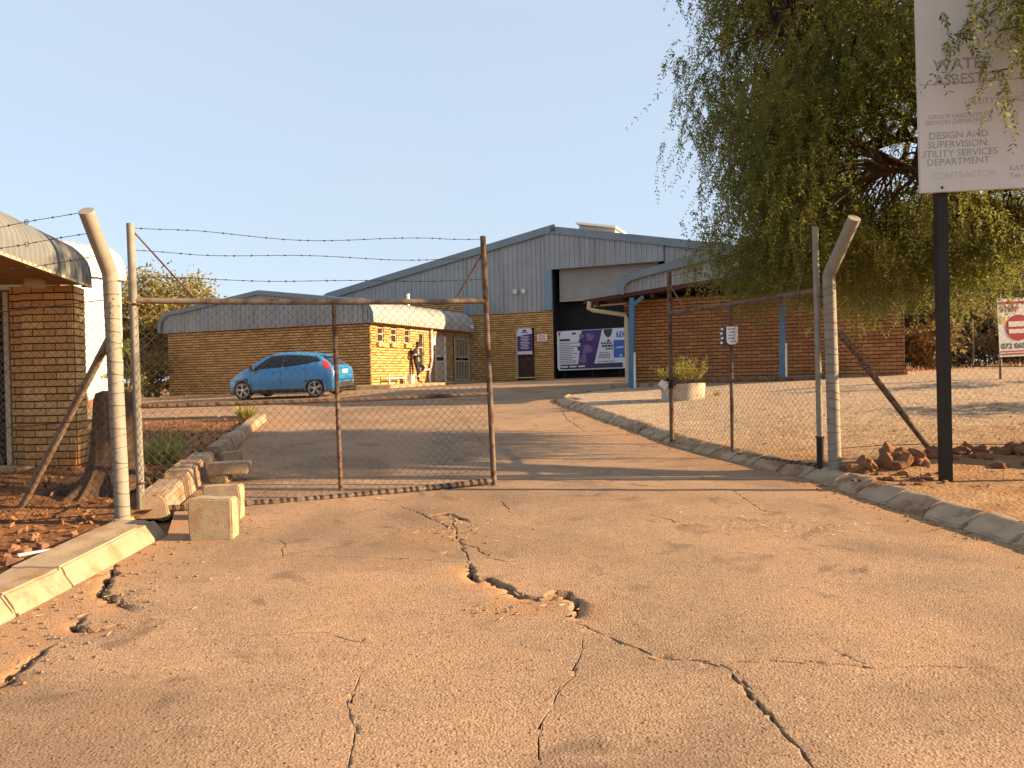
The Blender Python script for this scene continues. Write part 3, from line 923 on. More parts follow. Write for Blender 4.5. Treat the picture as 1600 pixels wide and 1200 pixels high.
for sgn, a, b in ((-1, -8.7, 4.55), (1, 4.37, 17.3)):
    m = MB()
    if sgn < 0: pts = [(a, RZ(-8.7) - .35), (a + .12, RZ(-8.6) - .08), (a + .5, RZ(a + .5) + .02), (4.6, 6.92 + .19 * .23 + .02)]
    else: pts = [(4.40, 6.9), (16.7, RZ(16.7) + .0), (17.15, RZ(17.2) - .1), (17.3, RZ(17.3) - .4)]
    strip_board(m, pts, O + NF * .12, RD, NF, .34, .07, -1 if sgn < 0 else -1)
    m.part('barge_board', MAT['trimgrey'], wh)
    m = MB()
    if sgn < 0: q = [(-8.72, RZ(-8.7) - .3), (-8.5, RZ(-8.5) + .0), (4.37, 6.9)]
    else: q = [(4.38, 6.9), (17.1, RZ(17.1) + 0), (17.32, RZ(17.3) - .3)]
    m.grid([[O + RD * s + UP * z + NF * .1 for s, z in q], [O + RD * s + UP * z - NF * 26 for s, z in q]])
    m.part('roof', MAT['steel_roof'], wh)
m = MB()
for s in (-8.4, 17.0):
    m.box(WH(s, 13, 1.9), (.2, 25.6, 5.0), RD)
m.box(WH(4.3, 26, 2.2), (25.2, .2, 5.2), RD)
m.part('side_walls', MAT['steel_blue'], wh)
# shutter, and black sheets added to stand for the dark within
m = MB()
rows = []
z = 3.46
prof = []
while z < 5.2:
    prof += [(0, z), (.022, z + .02), (.022, z + .055), (0, z + .075)]
    z += .09
rows = [[WH(s, .30, z) + NF * k for s in (4.62, 9.3)] for k, z in prof]
m.grid(rows)
m.box(WH(6.96, .30, 3.43), (4.68, .06, .07), RD)
m.part('roller_shutter', MAT['shutter'], wh)
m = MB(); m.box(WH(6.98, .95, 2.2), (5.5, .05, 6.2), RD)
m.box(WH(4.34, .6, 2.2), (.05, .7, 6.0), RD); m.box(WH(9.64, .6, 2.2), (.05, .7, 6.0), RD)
m.part('interior_dark_sheet', MAT['dark'], wh)
# barred side door
m = MB()
for i in range(8): m.box(WH(2.58 + i * .105, .06, .45), (.022, .022, 1.15), RD)
for z in (-.1, .75, 1.0): m.box(WH(2.94, .06, z), (.86, .025, .03), RD)
m.part('door_grille', MAT['pipe_rust'], wh)
m = MB(); m.box(WH(2.94, .16, .9), (.92, .04, 2.7), RD); m.part('door', MAT['maroon'], wh)
m = MB()
m.box(WH(2.505, .05, .9), (.05, .1, 2.66), RD); m.box(WH(2.94, -.03, -.14), (1.0, .2, .05), RD)
m.part('door_frame', MAT['cream'], wh)
# two floodlights
for s in (2.55, 2.98):
    m = MB(); c = WH(s, -.14, 3.98)
    m.box(c + UP * .03, (.05, .12, .04), RD)
    m.lathe(c - VD * .02, [(.05, -.06), (.1, 0), (.12, .05), (.12, .07)], 10, -VD - UP * .5)
    m.part('floodlight', MAT['white'], wh)
m = MB()
c = [WH(s, t, RZ(s) - .02) for s, t in ((5.35, 1.2), (7.1, 1.2), (7.1, 3.0), (5.35, 3.0))]
m.hexa(c, [p + UP * .38 for p in c])
mm = m.part('roof_vent', MAT['steel_roof'], wh)
m = MB()
c = [WH(s, t, RZ(s) + .38) for s, t in ((5.25, 1.0), (7.2, 1.0), (7.2, 3.2), (5.25, 3.2))]
m.hexa(c, [p + UP * .09 for p in c])
m.part('vent_cap', MAT['white'], mm)

# ------------------------------------------------------------------ brick annex with rounded eaves
ax = thing('annex', 'low buff brick annex with grey bullnose roof behind the blue hatchback', 'building', WH(-5.2, -8.77, -.4))
AO = WH(0, -8.77, 0)
brickwork(ax, AO, RD, NF, -10.33, -.0, -.75, 2.14, [], MAT['brick'], bl=.27, ch=.105, joint=.032)
win = [(.5, .92, 1.40, 1.98), (1.5, 1.92, 1.40, 1.98), (2.57, 2.99, 1.40, 1.98), (3.75, 4.15, .5, 1.9), (5.2, 6.2, -.6, 1.84), (6.95, 8.6, -.6, 1.8)]
brickwork(ax, AO, VD, RD, 0, 8.72, -.6, 2.14, win, MAT['brick'], bl=.27, ch=.105, joint=.024)
m = MB(); m.box(WH(-10.33 + .11, -4.4, .7), (.22, 8.7, 2.8), RD); m.part('side_wall', MAT['brick'], ax)
prof = [(.30, 2.12), (.31, 2.3)] + arc((-.45, 2.3), .76, 0, 68, 7)[1:] + [(-.9, 3.08), (-5.2, 3.66), (-9.45, 3.08)] + [(-10.33 - a - 0, z) for a, z in []]
right_p = [(.30, 2.12), (.31, 2.3)] + arc((-.45, 2.3), .76, 0, 75, 8)[1:] + [(-.9, 3.09), (-2.5, 3.31), (-5.2, 3.66)]
left_p = [(-10.4 - s, z) for s, z in right_p[:-1]] + [(-5.2, 3.66)]
for pr, sg in ((right_p, 1), (left_p, -1)):
    m = MB()
    o = WH(0, -8.95, 0)
    pv = [RD * s + UP * z for s, z in pr]
    if sg < 0: pv = pv[::-1]
    pv2 = pv
    curved_sheet(m, pv2, o, VD, 8.9, .19, .022)
    m.part('roof', MAT['steel_roof'], ax, smooth=40)
full = right_p[:-1] + [(-5.2, 3.66)] + left_p[-2::-1]
m = MB(); strip_board(m, full, WH(0, -8.93, 0), RD, NF, .17, .06, 1); m.part('barge_board', MAT['trimgrey'], ax)
def azt(s):
    f = sorted(full)
    return float(np.interp(s, [a for a, b in f], [b for a, b in f]))
m = MB(); cladding(m, WH(0, -8.88, 0), RD, NF, -10.62, .22, lambda s: 2.13, lambda s: azt(s) - .05, .22, .03)
m.box(WH(-5.2, -8.84, 2.125), (10.9, .16, .03), RD)
m.part('gable_cladding', MAT['steel_blue'], ax)
m = MB(); m.box(WH(.12, -4.4, 2.13), (.34, 8.7, .03), RD); m.part('soffit', MAT['soffit'], ax)
# windows, sills, doors on the end wall
for a, b, z0, z1 in win[:4]:
    t = (a + b) / 2
    m = MB()
    m.box(WH(-.07, -8.77 + t, (z0 + z1) / 2), (.03, b - a, z1 - z0), RD)
    wdw = m.part('window', MAT['dark'], ax)
    m = MB()
    for q in (a + .02, b - .02): m.box(WH(-.04, -8.77 + q, (z0 + z1) / 2), (.05, .04, z1 - z0), RD)
    for z in (z0 + .02, z1 - .02, z0 + (z1 - z0) * .55): m.box(WH(-.04, -8.77 + t, z), (.05, b - a - .08, .04), RD)
    m.part('frame', MAT['cream'], wdw)
    m = MB(); m.box(WH(.05, -8.77 + t, z0 - .10), (.16, b - a + .16, .17), RD); m.part('sill', MAT['brick'], wdw)
m = MB(); m.box(WH(-.05, -8.77 + 5.7, .8), (.05, .96, 2.05), RD); dr = m.part('door', MAT['cream'], ax)
m = MB(); m.box(WH(-.02, -8.77 + 5.7, .80), (.02, .62, .16), RD); m.part('letter_slot', MAT['dark'], dr)
m = MB()
for z in (.92, .68): m.box(WH(-.015, -8.77 + 5.7, z), (.03, .9, .05), RD)
for q in (5.22, 6.18): m.box(WH(.0, -8.77 + q, .8), (.08, .05, 2.1), RD)
m.part('frame', MAT['white'], dr)
m = MB(); m.box(WH(-.12, -8.77 + 7.78, .6), (.04, 1.64, 2.4), RD); m.part('doorway', MAT['dark'], ax)
m = MB()
for q in (7.02, 8.54): m.box(WH(.07, -8.77 + q, .78), (.05, .07, 2.0), RD)
for z in (-.18, .72, .9, 1.76): m.box(WH(.07, -8.77 + 7.78, z), (.05, 1.5, .06), RD)
gts = m.part('security_gate', MAT['cream'], ax)
for i in range(8):
    m = MB(); m.box(WH(.07, -8.77 + 7.19 + i * .17, .27 if True else 0), (.03, .035, .86), RD)
    m.box(WH(.07, -8.77 + 7.19 + i * .17, 1.33), (.03, .035, .82), RD)
    m.part('bar', MAT['cream'], gts)
m = MB()
pp = [WH(.10, -8.77 + 4.73, 2.1), WH(.10, -8.77 + 4.73, .72), WH(.13, -8.77 + 4.55, .38), WH(.13, -8.77 + 4.45, .2), WH(.13, -8.77 + 4.45, -.24)]
m.tube(pp, .055, 8); m.tube([WH(.12, -8.77 + 4.5, .33), WH(.12, -8.77 + 3.9, .28)], .03, 6)
m.part('downpipe', MAT['white'], ax, smooth=40)
m = MB(); m.tube([WH(-1.2, -8.77 + 5.0, 2.9), WH(-1.2, -8.77 + 5.0, 3.75)], .07, 8); m.part('vent_pipe', MAT['white'], ax, smooth=40)
m = MB(); m.box(WH(.05, -8.77 + 4.98, 1.55), (.08, .22, .28), RD); m.part('meter_box', MAT['white'], ax)
m = MB(); m.lathe(WH(.30, -8.77 + 8.3, 2.35), [(.03, 0), (.09, .03), (.1, .1), (.06, .14)], 10, RD); m.part('lamp', MAT['white'], ax)
# low white pipe rack in front of the windows
rk = thing('pipe_rack', 'low white pipe frame standing under the annex windows', 'rack', WH(.35, -8.77 + 1.45, -.27))
m = MB()
for q in (.75, 1.95):
    m.tube([WH(.35, -8.77 + q, -.27), WH(.35, -8.77 + q, .16)], .035, 7)
m.tube([WH(.35, -8.77 + .75, -.02), WH(.35, -8.77 + 1.95, -.02)], .03, 7)
m.part('frame', MAT['white'], rk, smooth=40)
bk = thing('bucket', 'white plastic bucket on the pavement beside the leaning man', 'bucket', WH(.4, -8.77 + 2.35, -.26))
m = MB(); m.lathe(WH(.4, -8.77 + 2.35, -.26), [(.12, 0), (.155, .34), (.165, .35), (.165, .37), (.145, .37), (.11, .05)], 14); m.part('tub', MAT['white'], bk, smooth=40)
m = MB(); m.tube([WH(.4, -8.77 + 2.35, .1) + RD * (.16 * math.cos(a)) + UP * (.1 * math.sin(a)) for a in np.linspace(0, math.pi, 9)], .006, 5); m.part('handle', MAT['wire'], bk)

# ------------------------------------------------------------------ lean-to with brick screen wall
lt = thing('lean_to', 'open-sided lean-to with blue rounded fascia over a red-brown brick wall', 'building', LT(3.5, 0, -.35))
LO = LT(0, 0, 0)
brickwork(lt, LO, RD, NF, 0, 6.93, -.6, 2.02, [], MAT['brick_red'], bl=.25, ch=.0925, joint=.020)
m = MB(); core(m, LT(0, 0, 0), VD, -RD, .23, 4.8, -.6, 2.1, [], .22); m.part('wall', MAT['brick_red'], lt)
m = MB(); core(m, LT(6.93, 0, 0), VD, RD, .23, 4.8, -.6, 2.6, [], .22); m.part('wall', MAT['brick_red'], lt)
m = MB(); m.box(LT(3.5, 4.9, 1.1), (6.9, .2, 3.4), RD); m.part('wall', MAT['brick_red'], lt)
m = MB(); m.box(LT(5.9, .1, 2.32), (2.0, .22, .44), RD); m.part('gable_wall', MAT['brick_red'], lt)
TF = -.55
right_o = [(-.03, 2.12), (-.02, 2.25)] + [(.0 + .55 - .57 * math.cos(math.radians(a)), 2.25 + .45 * math.sin(math.radians(a))) for a in range(10, 81, 10)] + [(.95, 2.80), (4.6, 3.42), (7.6, 3.0), (7.75, 2.7)]
m = MB(); strip_board(m, right_o, LT(0, TF - .06, 0), RD, NF, .20, .06, -1); m.part('fascia', MAT['trimgrey'], lt, smooth=30)
xs = [a for a, b in right_o]; zs_ = [b for a, b in right_o]
m = MB(); cladding(m, LT(0, TF, 0), RD, NF, .06, 7.7, lambda s: 2.13 + .098 * min(s, 4.6), lambda s: float(np.interp(s, xs, zs_)) - .06, .22, .03)
m.part('gable_cladding', MAT['steel_blue'], lt)
m = MB()
m.grid([[LT(s, TF - .1, z + .01) for s, z in right_o], [LT(s, 5.0, z + .01) for s, z in right_o]])
m.part('roof', MAT['steel_roof'], lt, smooth=30)
m = MB()
m.hexa([LT(-1.0, TF - .02, 1.93), LT(7.7, TF - .02, 2.78), LT(7.7, 1.3, 2.78), LT(-.9, .6, 1.93)], [LT(-1.0, TF - .02, 2.03), LT(7.7, TF - .02, 2.88), LT(7.7, 1.3, 2.88), LT(-.9, .6, 2.03)])
m.part('canopy_beam', MAT['maroon'], lt)
for i in range(5):
    m = MB(); m.box(LT(-.6 + i * 1.5, .0, 1.90 + .146 * i), (.07, 1.1, .10), RD); m.part('rafter', MAT['maroon'], lt)
m = MB(); m.tube([LT(-.82, TF, 1.98), LT(-.86, TF + .02, 1.8), LT(-.75, TF + .05, 1.74), LT(.05, -.12, 1.60), LT(.09, -.10, 1.5), LT(.09, -.10, -.45)], .062, 8); m.part('downpipe', MAT['cream'], lt, smooth=40)
m = MB(); m.tube([LT(-.75, TF + .1, 1.86), LT(.1, -.05, 1.92)], .03, 6); m.part('strut', MAT['cream'], lt)
for s, lean in ((.30, .07), (4.15, .06)):
    g0 = LT(s, -.5, 0)
    pst = MB()
    gz = G(g0.x, g0.y) - .05
    pst.hexa([g0 + RD * i + VD * j + UP * gz for i, j in ((-.08, -.05), (.05, -.05), (.05, .05), (-.08, .05))],
             [g0 + RD * (i + lean) + VD * j + UP * (2.0 + .06 * s) for i, j in ((-.08, -.05), (.05, -.05), (.05, .05), (-.08, .05))])
    pc = pst.part('post', MAT['bluepost'], lt)
    m = MB(); m.box(g0 + RD * (.17 + lean) + UP * (1.92 + .06 * s) , (.32, .09, .09), RD + UP * .75, None, UP - RD * .75); m.part('knee_brace', MAT['bluepost'], pc)
    m = MB(); m.box(g0 + RD * .09 + UP * (gz + .55), (.05, .08, 1.1), RD); m.part('sunlit_side', MAT['white'], pc)  # white strip added for the look of the post's sunlit narrow side

# ------------------------------------------------------------------ white building far left
wb = thing('white_building', 'bright whitewashed building with rounded roof edge behind the guard house', 'building', (-16.5, 22.5, -.7))
WB = frame(-14.4, 20.0)
m = MB(); m.box(WB(-4, 2.4, 1.4), (8, 4.8, 4.6), RD); m.part('wall', MAT['whitewall'], wb)
pr = [(.12, 3.3)] + arc((-.9, 3.4), 1.03, 0, 80, 8) + [(-3, 4.75), (-8, 4.9)]
m = MB(); curved_sheet(m, [RD * s + UP * z for s, z in pr], WB(0, -.1, 0), VD, 5.0, .25, .03)
m.part('roof', MAT['whitewall'], wb, smooth=40)
m = MB(); m.box(WB(.03, 2.4, -.75), (.12, 4.9, .5), RD); m.part('plinth', MAT['rubble'], wb)

# ------------------------------------------------------------------ guard house
gh = thing('guard_house', 'small buff brick guard house with curved corrugated eave behind the left fence', 'building', (-6.2, 9.8, -1.1))
GO = Vector((-5.49, 9.5, 0)); GD = Vector((-1, 0, 0)); GN = Vector((0, -1, 0))
EV = Vector((-.222, .975, 0)).normalized(); EN = Vector((EV.y, -EV.x, 0))
zb, zt = -1.12, 1.24
m = MB(); _q = [GO, GO + GD * .66, GO + GD * .66 + EV * .42, GO + EV * .41]; m.hexa([p + UP * zb for p in _q[::-1]], [p + UP * zt for p in _q[::-1]]); m.part('wall', MAT['mortar'], gh)
bricks_single(gh, GO, GD, GN, .0, .66, zb, zt, MAT['brick_near'], .285, .0908, .016, .09)
bricks_single(gh, GO, EV, EN, .0, .40, zb, zt, MAT['brick_near'], .285, .0908, .016, .05)
m = MB(); core(m, GO + Vector((0, .10, 0)), GD, GN, .665, .87, zb, zt, [], .30); m.part('wall', MAT['mortar'], gh)
bricks_single(gh, GO + Vector((0, .10, 0)), GD, GN, .68, .87, zb, zt, MAT['brick_near'], .285, .0908, .016, .0)
m = MB(); m.box((-8.2, 9.95, .06), (3.6, .3, 2.36)); m.part('inner_wall', MAT['soffit'], gh)
# dark doorway with frame and security mesh
m = MB(); m.box((-6.83, 9.68, .1), (.82, .06, 2.2)); dd = m.part('doorway', MAT['dark'], gh)
m = MB(); m.box((-6.395, 9.60, .08), (.06, .06, 2.2)); m.part('frame', MAT['cream'], dd)
m = MB()
for k in range(-14, 26):
    for sg in (1, -1):
        z0 = -1.0 + k * .09
        pa, pb = (-6.43, z0), (-7.2, z0 + sg * .9)
        m.tube([(pa[0], 9.60, min(max(pa[1], -1.0), 1.18)), (pb[0], 9.60, min(max(pb[1], -1.0), 1.18))], .005, 3, False)
m.part('security_mesh', MAT['pipe'], dd, kind='stuff')
m = MB(); m.hexa([Vector(p) for p in ((-7.6, 9.1, -1.3), (-6.0, 9.1, -1.3), (-6.0, 9.7, -1.3), (-7.6, 9.7, -1.3))], [Vector(p) for p in ((-7.6, 9.14, -1.0), (-6.02, 9.14, -1.02), (-6.02, 9.7, -1.02), (-7.6, 9.7, -1.0))])
m.part('step', MAT['concrete'], gh, bevel=.02)
m = MB(); m.hexa([Vector(p) for p in ((-6.6, 8.95, -1.35), (-5.1, 9.0, -1.35), (-5.0, 10.2, -1.35), (-6.6, 10.2, -1.35))], [Vector(p) for p in ((-6.6, 9.0, -1.11), (-5.15, 9.05, -1.12), (-5.08, 10.2, -1.12), (-6.6, 10.2, -1.11))])
m.part('footing', MAT['kerbgrey'], gh, bevel=.03)
# roof: bullnose run along EV
E0 = Vector((-4.72, 6.95, 0)) - EV * .25
Lr = 2.95
gp = [(0, 1.22), (.0, 1.36)] + [(-.62 + .62 * math.cos(math.radians(a)), 1.36 + .46 * math.sin(math.radians(a))) for a in range(12, 80, 9)] + [(-1.2, 1.98), (-3.6, 2.25)]
m = MB(); curved_sheet(m, [EN * s + UP * z for s, z in gp], E0, EV, Lr, .135, .03)
m.part('roof', MAT['steel_old'], gh, smooth=35)
m = MB(); strip_board(m, gp[:11], E0 + EV * (Lr + .0), EN, EV, .10, .05, 1); m.part('end_trim', MAT['barge'], gh)
m = MB()
m.hexa([E0 + EN * s + EV * t + UP * 1.245 for s, t in ((-.01, 0), (-.01, Lr), (-3.4, Lr), (-3.4, 0))], [E0 + EN * s + EV * t + UP * 1.27 for s, t in ((-.01, 0), (-.01, Lr), (-3.4, Lr), (-3.4, 0))])
m.part('soffit', MAT['soffit'], gh)
m = MB(); m.box(E0 + EV * (Lr / 2) + EN * .005 + UP * 1.225, (Lr, .04, .03), EV); m.part('drip_edge', MAT['cream'], gh)
m = MB(); c = Vector((-5.62, 8.95, 1.245)); m.lathe(c, [(.10, 0), (.115, -.02), (.115, -.085), (.09, -.11), (.03, -.118)], 18); m.part('bulkhead_lamp', MAT['cream'], gh, smooth=50)
m = MB(); m.box((-8.6, 10.5, .3), (4.3, .7, 2.8)); m.part('rear_wall', MAT['brick'], gh)
# ------------------------------------------------------------------ fences and gates
def chain_mesh(P, L, H, parent, name='chain_link', h=.0425, r=.0027, mat=None, skip=None):
    """P(u, z): point on the panel, u in metres along, z metres above the lower edge"""
    nst = int(L / h); nz = int(H / h)
    mv, mf = [], []
    for i in range(nst):
        pts = []
        for k in range(nz + 1):
            u = (i + ((k + i) % 2)) * h
            pts.append(P(min(u, L), k * h))
        pa = np.array([tuple(p) for p in pts])
        nrm = np.array(tuple((P(.5, 0) - P(0, 0)).cross(Vector((0, 0, 1))).normalized()))
        off = (1 if i % 2 else -1) * r * .8
        pa = pa + nrm * off
        # triangular section
        side = np.array(tuple((P(.5, 0) - P(0, 0)).normalized()))
        ring = [nrm * r, -nrm * r * .5 + side * r * .87, -nrm * r * .5 - side * r * .87]
        base = len(mv)
        for p in pa:
            for q in ring: mv.append(p + q)
        for k in range(nz):
            for c in range(3):
                c2 = (c + 1) % 3
                mf.append((base + k * 3 + c, base + k * 3 + c2, base + (k + 1) * 3 + c2, base + (k + 1) * 3 + c))
    mm = mv if len(mv) == 0 else np.array(mv)
    me = np_mesh(name, mm, np.array(mf), mat or MAT['mesh_wire'])
    o = link(name, me, parent, kind='stuff')
    return o
def barbed(parent, a, b, waves=(), sag=.03, r=.0030, barb=.14, name='barbed_wire', knot=None):
    a, b = Vector(a), Vector(b)
    L = (b - a).length
    n = max(8, int(L / .08))
    pts = []
    for i in range(n + 1):
        t = i / n
        p = a.lerp(b, t)
        z = -sag * 4 * t * (1 - t)
        for amp, fr, ph in waves: z += amp * math.sin(math.pi * fr * t + ph) * min(1, 6 * t, 6 * (1 - t))
        pts.append(p + UP * z)
    m = MB(); m.tube(pts, r, 5)
    d = (b - a).normalized(); s = d.cross(UP).normalized()
    k = int(L / barb)
    for j in range(1, k + 1):
        i = min(n - 1, max(1, int(n * (j / (k + 1)) + random.uniform(-.4, .4))))
        c = pts[i]
        for q in range(2):
            an = random.uniform(0, math.pi)
            v = (s * math.cos(an) + UP * math.sin(an)) * .012 + d * random.uniform(-.006, .006)
            m.tube([c - v + d * .006 * q, c + v + d * .006 * q], r * .75, 3)
        m.tube([c - d * .010, c + d * .010], r * 1.7, 5)
    if knot:
        c = pts[int(n * knot)]
        m.tube([c + d * (.02 * math.cos(t)) + UP * (.02 * math.sin(t)) for t in np.linspace(0, 6.28, 9)], r, 4)
    return m.part(name, MAT['wire'], parent)
def ties(parent, pa, pb, r, zs, mat=None, name='wire_tie', rr=.0024, tilt=.03):
    m = MB()
    for z in zs:
        t = (z - pa.z) / (pb.z - pa.z)
        c = pa.lerp(pb, t)
        tl = random.uniform(-tilt, tilt)
        m.tube([c + Vector((math.cos(q) * r, math.sin(q) * r, math.cos(q) * tl)) for q in np.linspace(0, 2 * math.pi, 15)[:-1]], rr, 4, False, True)
    return m.part(name, mat or MAT['wire'], parent, kind='stuff')
def binding(parent, pa, pb, r, pitch, parent_mat=None, rr=.006):
    """wire wound round a rail where the mesh is laced on"""
    pa, pb = Vector(pa), Vector(pb)
    L = (pb - pa).length; d = (pb - pa).normalized()
    x = d.cross(UP).normalized(); y = d.cross(x)
    m = MB()
    k = int(L / pitch)
    for j in range(k):
        c = pa + d * (pitch * (j + .3 + random.uniform(-.15, .15)))
        a = random.uniform(.35, .6)
        for rep in range(3):
            m.tube([c + d * (.011 * rep + pitch * .14 * math.sin(q)) + x * math.cos(q) * (r + .002) + y * math.sin(q) * (r + .002) for q in np.linspace(0, 2 * math.pi, 11)[:-1]], rr, 4, False, True)
    return m.part('lacing_wire', parent_mat or MAT['lacing'], parent, kind='stuff')

# left gate leaf
gl = thing('swing_gate', 'rusty pipe gate leaf with chain mesh and three barbed strands, propped by concrete blocks', 'gate', (-3.54, 7.15, -1.2), 'pair of mesh gate leaves')
HL = Vector((-3.54, 7.15, 0)); EL = Vector((-.22, 8.28, 0))
GLd = (EL - HL).normalized(); GLL = (EL - HL).length
def post(name, a, b, r, parent, mat, n=12, cap=True):
    m = MB(); m.tube([a, a.lerp(b, .5), b], r, n)
    return m.part(name, mat, parent, smooth=40)
post('hinge_post', HL + UP * -1.24, HL + UP * 1.50 - GLd * .03, .036, gl, MAT['pole'])
post('end_post', EL + UP * -1.20, EL + UP * 1.52 - GLd * .07, .031, gl, MAT['pipe_rust'])
mid = HL.lerp(EL, .53)
post('middle_post', mid + UP * -1.15, mid + UP * .78 - GLd * .03, .024, gl, MAT['pipe_rust'])
rails = {}
for nm, za, zb_, r, mt in (('top_rail', .775, .815, .030, MAT['pipe']), ('middle_rail', -.225, -.20, .024, MAT['pipe_rust']), ('bottom_rail', -1.205, -1.155, .030, MAT['pipe'])):
    m = MB()
    n = 14
    pts = [HL.lerp(EL - GLd * (.03 if za < 0 else .06), i / n) + UP * (za + (zb_ - za) * i / n - (.035 if za < -.9 else .012) * 4 * (i / n) * (1 - i / n)) for i in range(n + 1)]
    m.tube(pts, r, 10)
    ro = m.part(nm, mt, gl, smooth=40)
    if za < -.9:
        for i in range(n): binding(ro, pts[i], pts[i + 1], r, .075, rr=.004)
for a, b in ((HL + UP * 1.42, HL + GLd * .52 + UP * .79), (EL + UP * 1.36 - GLd * .06, EL - GLd * .40 + UP * .82)):
    m = MB(); m.tube([a, b], .009, 6); m.part('brace_rod', MAT['rust'], gl)
def PL(u, z):
    t = u / GLL
    b = HL.lerp(EL, t)
    k = z / 1.95
    return b + UP * (-1.19 + .045 * t + k * 1.965 - .03 * 4 * t * (1 - t) * (1 - k)) - GLd * (.05 * k * t) + Vector((.34, -1, 0)).normalized() * (.033 + .012 * math.sin(u * 2.1 + z * 1.7))
chain_mesh(PL, GLL - .04, 1.95, gl)
barbed(gl, HL + UP * 1.46 - GLd * .02, EL + UP * 1.49 - GLd * .07, [(.022, 3.1, .3)], .05)
barbed(gl, HL + UP * 1.25, EL + UP * 1.28 - GLd * .06, [(.016, 3.4, 2.9)], .03)
barbed(gl, HL + UP * 1.0, EL + UP * 1.05 - GLd * .06, [(.008, 4, .5)], .03)
for c, r in ((HL + UP * .74, .042), (HL + UP * -.95, .046)):
    m = MB(); m.tube([c + Vector((math.cos(q) * r, math.sin(q) * r, 0)) for q in np.linspace(0, 6.283, 13)[:-1]], .010, 6, False, True)
    m.tube([c + Vector((-.03, -.02, 0)), c + Vector((.05, -.4, 0)) * .5 + Vector((.0, -.05, 0))], .009, 6)
    m.part('hinge', MAT['rust'], gl)

# right gate leaf
gr = thing('swing_gate', 'mesh gate leaf standing open along the right kerb with white plate and padlock chain', 'gate', (3.43, 8.43, -1.1), 'pair of mesh gate leaves')
HR = Vector((3.43, 8.43, 0)); FR = Vector((2.40, 11.4, 0))
GRd = (FR - HR).normalized(); GRL = (FR - HR).length
post('hinge_post', HR + UP * -1.16, HR + UP * 1.58 - Vector((.02, 0, 0)), .034, gr, MAT['pole'])
m = MB(); m.tube([HR + UP * -1.16, HR + UP * -.76], .040, 12); m.part('hinge_sleeve', MAT['blackpost'], gr, smooth=40)
post('end_post', FR + UP * -1.13, FR + UP * 1.50, .034, gr, MAT['pipe_rust'])
mid = FR.lerp(HR, .483)
post('middle_post', mid + UP * -1.13, mid + UP * .84, .026, gr, MAT['pipe_rust'])
for nm, za, zb_, r in (('top_rail', .87, .88, .034), ('middle_rail', -.10, -.155, .026), ('bottom_rail', -1.10, -1.115, .034)):
    m = MB(); pts = [HR.lerp(FR, i / 10) + UP * (za + (zb_ - za) * i / 10 + random.uniform(-.006, .006)) for i in range(11)]
    m.tube(pts, r, 10)
    ro = m.part(nm, MAT['pipe_rust'], gr, smooth=40)
    if za < -.5:
        for i in range(10): binding(ro, pts[i], pts[i + 1], r, .11)
m = MB(); m.tube([FR + UP * 1.32, FR - GRd * .45 + UP * .88], .011, 6); m.part('brace_rod', MAT['pipe'], gr)
def PR(u, z):
    t = u / GRL
    return HR.lerp(FR, t) + UP * (-1.10 - .01 * t + z) + Vector((-.94, -.33, 0)) * (.035 + .01 * math.sin(u * 2.3 + z))
chain_mesh(PR, GRL - .03, 1.95, gr, r=.0018)
for z in (1.46, 1.25, 1.04): barbed(gr, HR + UP * z, FR + UP * (z - .02), [(.012, 3, z * 5)], .03)
m = MB(); m.tube([HR + UP * .80, Vector((3.54, 8.3, .80))], .012, 6); m.tube([HR + UP * -.76 + Vector((math.cos(q) * .045, math.sin(q) * .045, 0)) for q in np.linspace(0, 6.283, 13)[:-1]], .01, 6, False, True); m.part('hinge', MAT['rust'], gr)
# plate on the right gate
pb_ = thing('notice_plate', 'small white rounded notice plate beside a dark bag tied to the right gate', 'notice', mid + UP * .46)
pn = Vector((-.45, -.9, 0)).normalized(); px_ = Vector((.9, -.45, 0)).normalized()
c0 = mid + pn * .06 + UP * .46
def rplate(m, c, ax_, w_, h_, r_, th, nrm, low_only=False):
    out = []
    for (cx, cy, a0) in ((w_ / 2 - r_, -h_ / 2 + r_, -90), (w_ / 2 - .01, h_ / 2 - .01, 0), (-w_ / 2 + .01, h_ / 2 - .01, 90), (-w_ / 2 + r_, -h_ / 2 + r_, 180)):
        rr = r_ if cy < 0 else .01
        for k in range(5):
            a = math.radians(a0 + 90 * k / 4)
            out.append(c + ax_ * (cx + rr * math.cos(a)) + UP * (cy + rr * math.sin(a)))
    m.hexa(out, [p + nrm * th for p in out])
m = MB(); rplate(m, c0 + px_ * .03, px_, .145, .235, .055, .012, pn); m.part('plate', MAT['white'], pb_)
m = MB()
for k in range(5): m.box(c0 + px_ * (.03 + random.uniform(-.01, .01)) + pn * .0135 + UP * (.085 - .04 * k), (random.uniform(.06, .11), .003, .014), px_)
m.part('print', MAT['ink'], pb_)
m = MB(); rplate(m, c0 - px_ * .05 - pn * .03 + UP * -.005, px_, .14, .26, .04, .028, pn); m.part('bag', flat('dark bag', (.045, .04, .05)), pb_, bevel=.006)
m = MB()
for k in range(4): m.box(c0 - px_ * (.10 + .01 * (k % 2)) + UP * (.09 - .06 * k) + pn * .0, (.03, .004, .03), px_)
m.part('bag_print', MAT['white'], pb_)
